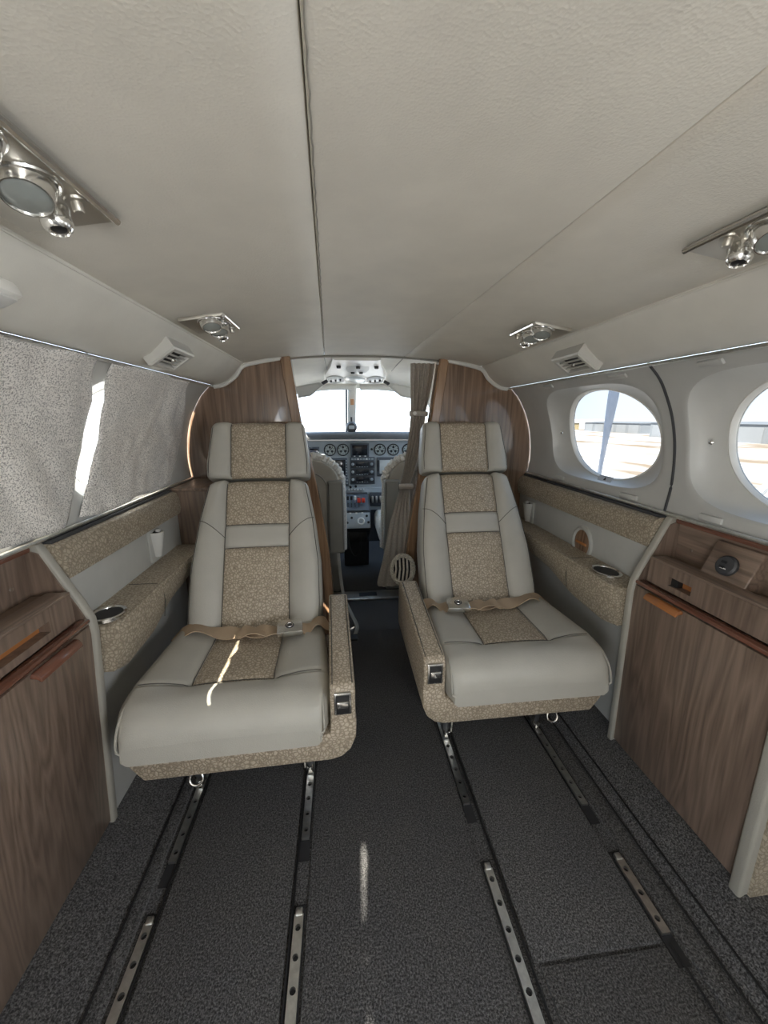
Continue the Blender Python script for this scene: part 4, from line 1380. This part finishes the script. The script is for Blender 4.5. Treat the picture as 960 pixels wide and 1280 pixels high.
for k in range(6):
    obj('bezel_button', G().box(-0.088, -0.078, PY - 0.017, PY - 0.010, 0.668 + 0.02 * k, 0.678 + 0.02 * k, 0.001), 'panel_grey', t)
screen(0.143, 0.315, 0.655, 0.795, 'screen_pale', 'pale_screen', 6, 0.020)
obj('pale_side_keys', G().box(0.147, 0.157, PY - 0.016, PY - 0.010, 0.69, 0.775, 0.001), 'black', t)
# radio stack: annunciator then three radios
st_ = obj('radio_stack', G().box(-0.056, 0.128, PY - 0.008, PY + 0.002, 0.596, 0.798, 0.002), 'panel_dark', t)
for k in range(8):
    obj('annunciator', G().box(-0.046 + 0.021 * k, -0.030 + 0.021 * k, PY - 0.011, PY - 0.006, 0.778, 0.789, 0.001), 'mark_white' if k in (2, 5) else 'panel_grey', st_)
for k, (za, zb_) in enumerate(((0.722, 0.772), (0.665, 0.715), (0.608, 0.658))):
    ra = obj('radio', G().box(-0.050, 0.122, PY - 0.016, PY - 0.004, za, zb_, 0.002), 'dark_grey', t)
    obj('radio_display', G().box(-0.014, 0.082, PY - 0.0175, PY - 0.010, za + 0.012, zb_ - 0.008, 0.001), 'screen', ra)
    for x in (-0.036, 0.104):
        obj('radio_knob', G().lathe([(0, 0), (0.011, 0), (0.009, 0.012), (0.006, 0.013), (0.005, 0.02), (0, 0.02)], 14, fm(x, (za + zb_) / 2, 0.015)), 'panel_grey', ra)
    for q in range(5):
        obj('radio_key', G().box(-0.010 + 0.019 * q, 0.000 + 0.019 * q, PY - 0.019, PY - 0.014, za + 0.003, za + 0.008, 0.001), 'panel_grey', ra)
# small knobs and lower controls
for x, z, r in ((-0.056, 0.580, 0.010), (-0.017, 0.584, 0.010), (0.105, 0.855, 0.009)):
    obj('knob', G().lathe([(0, 0), (r, 0), (r * 0.85, 0.02), (0, 0.02)], 14, fm(x, z, 0.018 if z < 0.6 else 0)), 'black', t)
obj('autopilot_panel', G().box(-0.135, -0.068, PY - 0.012, PY, 0.585, 0.648, 0.002), 'panel_dark', t)
for i in range(2):
    for k in range(3):
        obj('autopilot_key', G().box(-0.128 + 0.02 * k, -0.114 + 0.02 * k, PY - 0.015, PY - 0.01, 0.60 + 0.022 * i, 0.612 + 0.022 * i, 0.001), 'panel_grey', t)
for k in range(7):
    x = -0.09 + 0.022 * k
    obj('toggle_switch', G().tube([(x, PY - 0.02, 0.556), (x, PY - 0.038, 0.565)], 0.0045, 8), 'mark_white', t)
obj('gear_panel', G().box(0.085, 0.20, PY - 0.030, PY - 0.015, 0.43, 0.535, 0.003), 'panel_dark', t)
for k in range(3):
    obj('gear_switch', G().box(0.10 + 0.03 * k, 0.113 + 0.03 * k, PY - 0.045, PY - 0.028, 0.46, 0.51, 0.003), 'alu', t)

# ------------------------------------------------------------------ centre pedestal
t = thing('throttle_pedestal', 'dark centre pedestal with power levers and red knobs', 'pedestal', (-0.03, 2.6, 0))
prof = [(2.826, 0.0), (2.72, 0.0), (2.66, 0.22), (2.52, 0.33), (2.46, 0.365), (2.50, 0.475), (2.62, 0.535), (2.826, 0.54)]
obj('body', G().prism(prof, 'X', -0.115, 0.068, 0.006, 2), 'dark_grey', t)
def pedm(x, u, lift=0):
    # on the upper quadrant slope
    y = 2.50 + 0.16 * u
    z = 0.475 + 0.085 * u
    return T(x, y, z, 28, 0, 0) @ T(0, 0, lift)
q_ = obj('quadrant', G().box(-0.085, 0.085, -0.005, 0.165, 0, 0.006, 0.002, mx=T(-0.03, 2.50, 0.477, 28, 0, 0)), 'panel_dark', t)
for k, x in enumerate((-0.105, -0.082, -0.058, -0.034, -0.008, 0.022)):
    m = T(x, 2.55, 0.50, 0, 0, 0)
    red = k >= 4
    hz = 0.050 if not red else 0.045
    lv = obj('lever', G().tube([(x, 2.57, 0.505), (x, 2.545, 0.505 + hz)], 0.0035, 8), 'alu', t)
    if red:
        obj('lever_knob', G().box(-0.012, 0.012, -0.010, 0.010, -0.016, 0.016, 0.005, 2, T(x, 2.54, 0.515 + hz * 0.5)), 'red', lv)
    else:
        obj('lever_knob', G().box(-0.008, 0.008, -0.009, 0.009, -0.016, 0.012, 0.004, 2, T(x, 2.54, 0.508 + hz)), 'black' if k != 3 else 'mark_white', lv)
    if k < 5:
        obj('slot', G().box(-0.003, 0.003, 0, 0.11, 0.006, 0.0075, mx=T(x, 2.525, 0.489, 28, 0, 0)), 'black', q_)
lp = obj('lower_panel', G().box(-0.092, 0.092, 0, 0.105, 0, 0.006, 0.002, mx=T(-0.031, 2.456, 0.365, 69, 0, 0)), 'panel_grey', t)
obj('trim_wheel', G().torus(0.020, 0.006, 20, 8, T(0.0, 2.452, 0.415, 69, 0, 0)), 'mark_white', t)
for x, z in ((-0.09, 0.40), (-0.06, 0.43), (-0.10, 0.44), (0.04, 0.44), (0.05, 0.40)):
    obj('knob', G().lathe([(0, 0), (0.009, 0), (0.008, 0.016), (0, 0.016)], 12, T(x, 2.462 + (z - 0.37) * 0.38, z, 69, 0, 0)), 'black', t)
for k in range(3):
    obj('indicator', G().box(-0.075 + 0.04 * k, -0.062 + 0.04 * k, 2.482, 2.492, 0.458, 0.466, 0.001), 'mark_white', t)
obj('lower_box', G().box(-0.105, 0.045, 2.54, 2.66, 0.24, 0.325, 0.006), 'black', t)
obj('cable', G().tube(sub([(-0.09, 2.53, 0.34), (-0.08, 2.47, 0.24), (-0.05, 2.46, 0.17), (-0.01, 2.48, 0.19), (0.0, 2.54, 0.28)], 6), 0.006, 8), 'black', t)

# ------------------------------------------------------------------ pilot seats
def pilot_seat(s, label):
    t = thing('pilot_seat', label, 'pilot seat', (s * 0.335, 2.15, 0))
    c = s * 0.335
    # back: rounded top, built as rings of an arch profile
    def arch(hw, top, z0, n=22):
        pts = [Vector((hw, 0, z0)), Vector((hw, 0, top - hw * 0.75))]
        for k in range(1, n):
            a_ = PI * k / n
            pts.append(Vector((hw * math.copysign(abs(math.cos(a_)) ** 0.75, math.cos(a_)), 0, top - hw * 0.75 + hw * 0.75 * math.sin(a_) ** 0.9)))
        pts += [Vector((-hw, 0, top - hw * 0.75)), Vector((-hw, 0, z0))]
        return pts
    def place(pts, y, lean=0.10):
        return [Vector((c + p.x, y + lean * (0.0) + 0.0, p.z)) + Vector((0, -(p.z - 0.35) * lean, 0)) for p in pts]
    rings = [place(arch(0.180, 0.845, 0.34), 2.112), place(arch(0.198, 0.862, 0.335), 2.118), place(arch(0.205, 0.868, 0.33), 2.135), place(arch(0.205, 0.868, 0.33), 2.20), place(arch(0.19, 0.85, 0.34), 2.215)]
    ba = obj('backrest', G().loft(rings), 'pilot_fabric', t, angle=50)
    # fluffy sheepskin cover wrapping the edge and front
    edge = arch(0.207, 0.872, 0.33, 30)
    pth = place(edge, 2.165)
    pth = sub(pth, 2)
    g = G().tube(pth, [0.030 + 0.004 * math.sin(i * 2.3) for i in range(len(pth))], 10)
    for v_ in g.v:
        v_ += Vector((noise.noise(v_ * 60), noise.noise(v_ * 60 + Vector((5, 5, 5))), noise.noise(v_ * 60 + Vector((9, 1, 3))))) * 0.006
    obj('sheepskin_edge', g, 'sheepskin', ba)
    inner = place(arch(0.135, 0.80, 0.36), 2.109)
    obj('piping', G().tube(sub(inner, 2), 0.004, 6), 'pilot_pad', ba)
    # cushion with sheepskin
    g = G().box(c - (0.205 if s < 0 else 0.238), c + 0.205, 2.20, 2.62, 0.33, 0.46, 0.04, 4)
    for v_ in g.v:
        v_ += Vector((noise.noise(v_ * 50), noise.noise(v_ * 50 + Vector((5, 5, 5))), noise.noise(v_ * 50 + Vector((9, 1, 3))))) * 0.006
    obj('seat_cushion', g, 'sheepskin', t)
    # stowed armrest standing against the inboard side of the back
    ix = s * 0.115
    x0, x1 = sorted((s * 0.112, s * 0.200))
    ar = obj('armrest', G().box(x0, x1, 2.060, 2.110, 0.335, 0.752, 0.014, 3), 'pilot_pad', t)
    pth = [(x0 + 0.008, 2.060, 0.36), (x0 + 0.008, 2.060, 0.735), (x1 - 0.008, 2.060, 0.735), (x1 - 0.008, 2.060, 0.36)]
    obj('armrest_seam', G().tube(pth, 0.0016, 5), 'seam', ar)
    # base
    obj('base', G().box(c - 0.15, c + 0.15, 2.28, 2.55, 0.0, 0.32, 0.01), 'dark_grey', t)
    obj('base_shroud', G().box(min(s * 0.145, s * 0.28), max(s * 0.145, s * 0.28), 2.275, 2.42, 0.0, 0.33, 0.012), 'pilot_pad', t)
    if s < 0:
        pth = sub([Vector(p) for p in ((-0.150, 2.075, 0.345), (-0.142, 2.06, 0.22), (-0.125, 2.03, 0.09), (-0.09, 1.95, 0.03), (-0.06, 1.83, 0.012), (-0.075, 1.74, 0.012))], 5)
        obj('strap', G().tube(pth, 0.010, 6, flat=0.3), 'leather_trim', t)
        obj('strap_end', G().box(-0.11, -0.06, 1.70, 1.745, 0.004, 0.02, 0.006), 'black', t)
    return t
pilot_seat(-1, 'pilot seat left of the pedestal with sheepskin edge and raised armrest')
pilot_seat(1, 'pilot seat right of the pedestal, half hidden by the curtain')

# ------------------------------------------------------------------ outside
def gz(x, y):
    return -1.35
g = G()
g.add([(-600, -600, -1.35), (600, -600, -1.35), (600, 600, -1.35), (-600, 600, -1.35)], [[0, 1, 2, 3]])
struct(obj('ground', g, 'ground_snow'), 'snow covered airfield with brown ploughed streaks')
def hangar(x0, x1, y0, y1, h, mat, label, face_doors, ribs):
    t = thing('hangar', label, 'hangar', ((x0 + x1) / 2, (y0 + y1) / 2, -1.35), 'low hangars across the airfield')
    z0 = -1.35
    obj('walls', G().box(x0, x1, y0, y1, z0, z0 + h), mat, t)
    obj('roof', G().prism([(x0 - 0.2, z0 + h), (x1 + 0.2, z0 + h), ((x0 + x1) / 2, z0 + h + 0.25)], 'Y', y0 - 0.2, y1 + 0.2), 'hangar', t)
    n = face_doors
    for k in range(n):
        a_ = y0 + (y1 - y0) * (k + 0.12) / n
        b_ = y0 + (y1 - y0) * (k + 0.88) / n
        obj('door', G().box(x0 - 0.06, x0 + 0.01, a_, b_, z0, z0 + h * 0.85), 'hangar_door', t)
    return t
hangar(40, 47, 22, 47, 1.8, 'hangar', 'long grey hangar seen through the window above the cabinet', 7, True)
hangar(46, 54, 56, 70, 1.55, 'hangar', 'grey hangar seen beside the propeller blade', 5, True)
hangar(44, 50, 78, 96, 1.3, 'hangar_warm', 'low yellowish building far beyond the propeller', 5, True)
t = thing('engine_nacelle', 'white engine nacelle with ribbed cowling outside the right windows', 'nacelle', (2.25, 1.2, -0.3))
mx = T(2.10, 0, 0.39, -90, 0, 0)
obj('cowl', G().lathe([(0.0, -2.0), (0.30, -1.9), (0.50, -1.0), (0.53, 0.4), (0.52, 1.3), (0.46, 1.58), (0.28, 1.75), (0.24, 2.2), (0.18, 2.85), (0.0, 2.86)], 40, mx), 'nacelle', t)
for k in range(12):
    y = 1.02 + 0.045 * k
    r = lerp_table([(0.4, 0.53), (1.3, 0.52), (1.58, 0.46)], y)
    obj('cowl_rib', G().torus(r, 0.007, 48, 6, T(2.10, y, 0.39, -90, 0, 0)), 'hangar', t)
t = thing('propeller', 'blue-grey propeller blade standing upright outside the window', 'propeller', (2.2, 3.08, -0.2))
obj('spinner', G().lathe([(0.0, 0.30), (0.06, 0.26), (0.12, 0.14), (0.15, 0.0), (0.14, -0.08), (0.0, -0.08)], 28, T(2.12, 3.08, 0.33, -90, 0, 0)), 'nacelle', t)
def blade(ang, nm):
    rings = []
    for r_, ch, th_, tw in ((0.10, 0.05, 0.045, 60), (0.26, 0.055, 0.040, 58), (0.40, 0.09, 0.034, 50), (0.58, 0.125, 0.028, 44), (0.80, 0.145, 0.022, 38), (1.00, 0.150, 0.016, 34), (1.12, 0.125, 0.012, 32), (1.16, 0.05, 0.008, 31)):
        row = []
        for k in range(12):
            a_ = 2 * PI * k / 12
            p = Vector((ch / 2 * 1.6 * math.cos(a_), th_ / 2 * math.sin(a_), 0))
            p = Matrix.Rotation(R(tw), 3, 'Z') @ p
            row.append(Vector((p.x, p.y, r_)))
        rings.append(row)
    g = G().loft(rings, mx=T(2.13, 3.15, 0.26) @ Matrix.Rotation(R(ang), 4, 'Y'))
    return obj('blade', g, 'blade', t)
for a_ in (3, 123, 243):
    blade(a_, 'b')
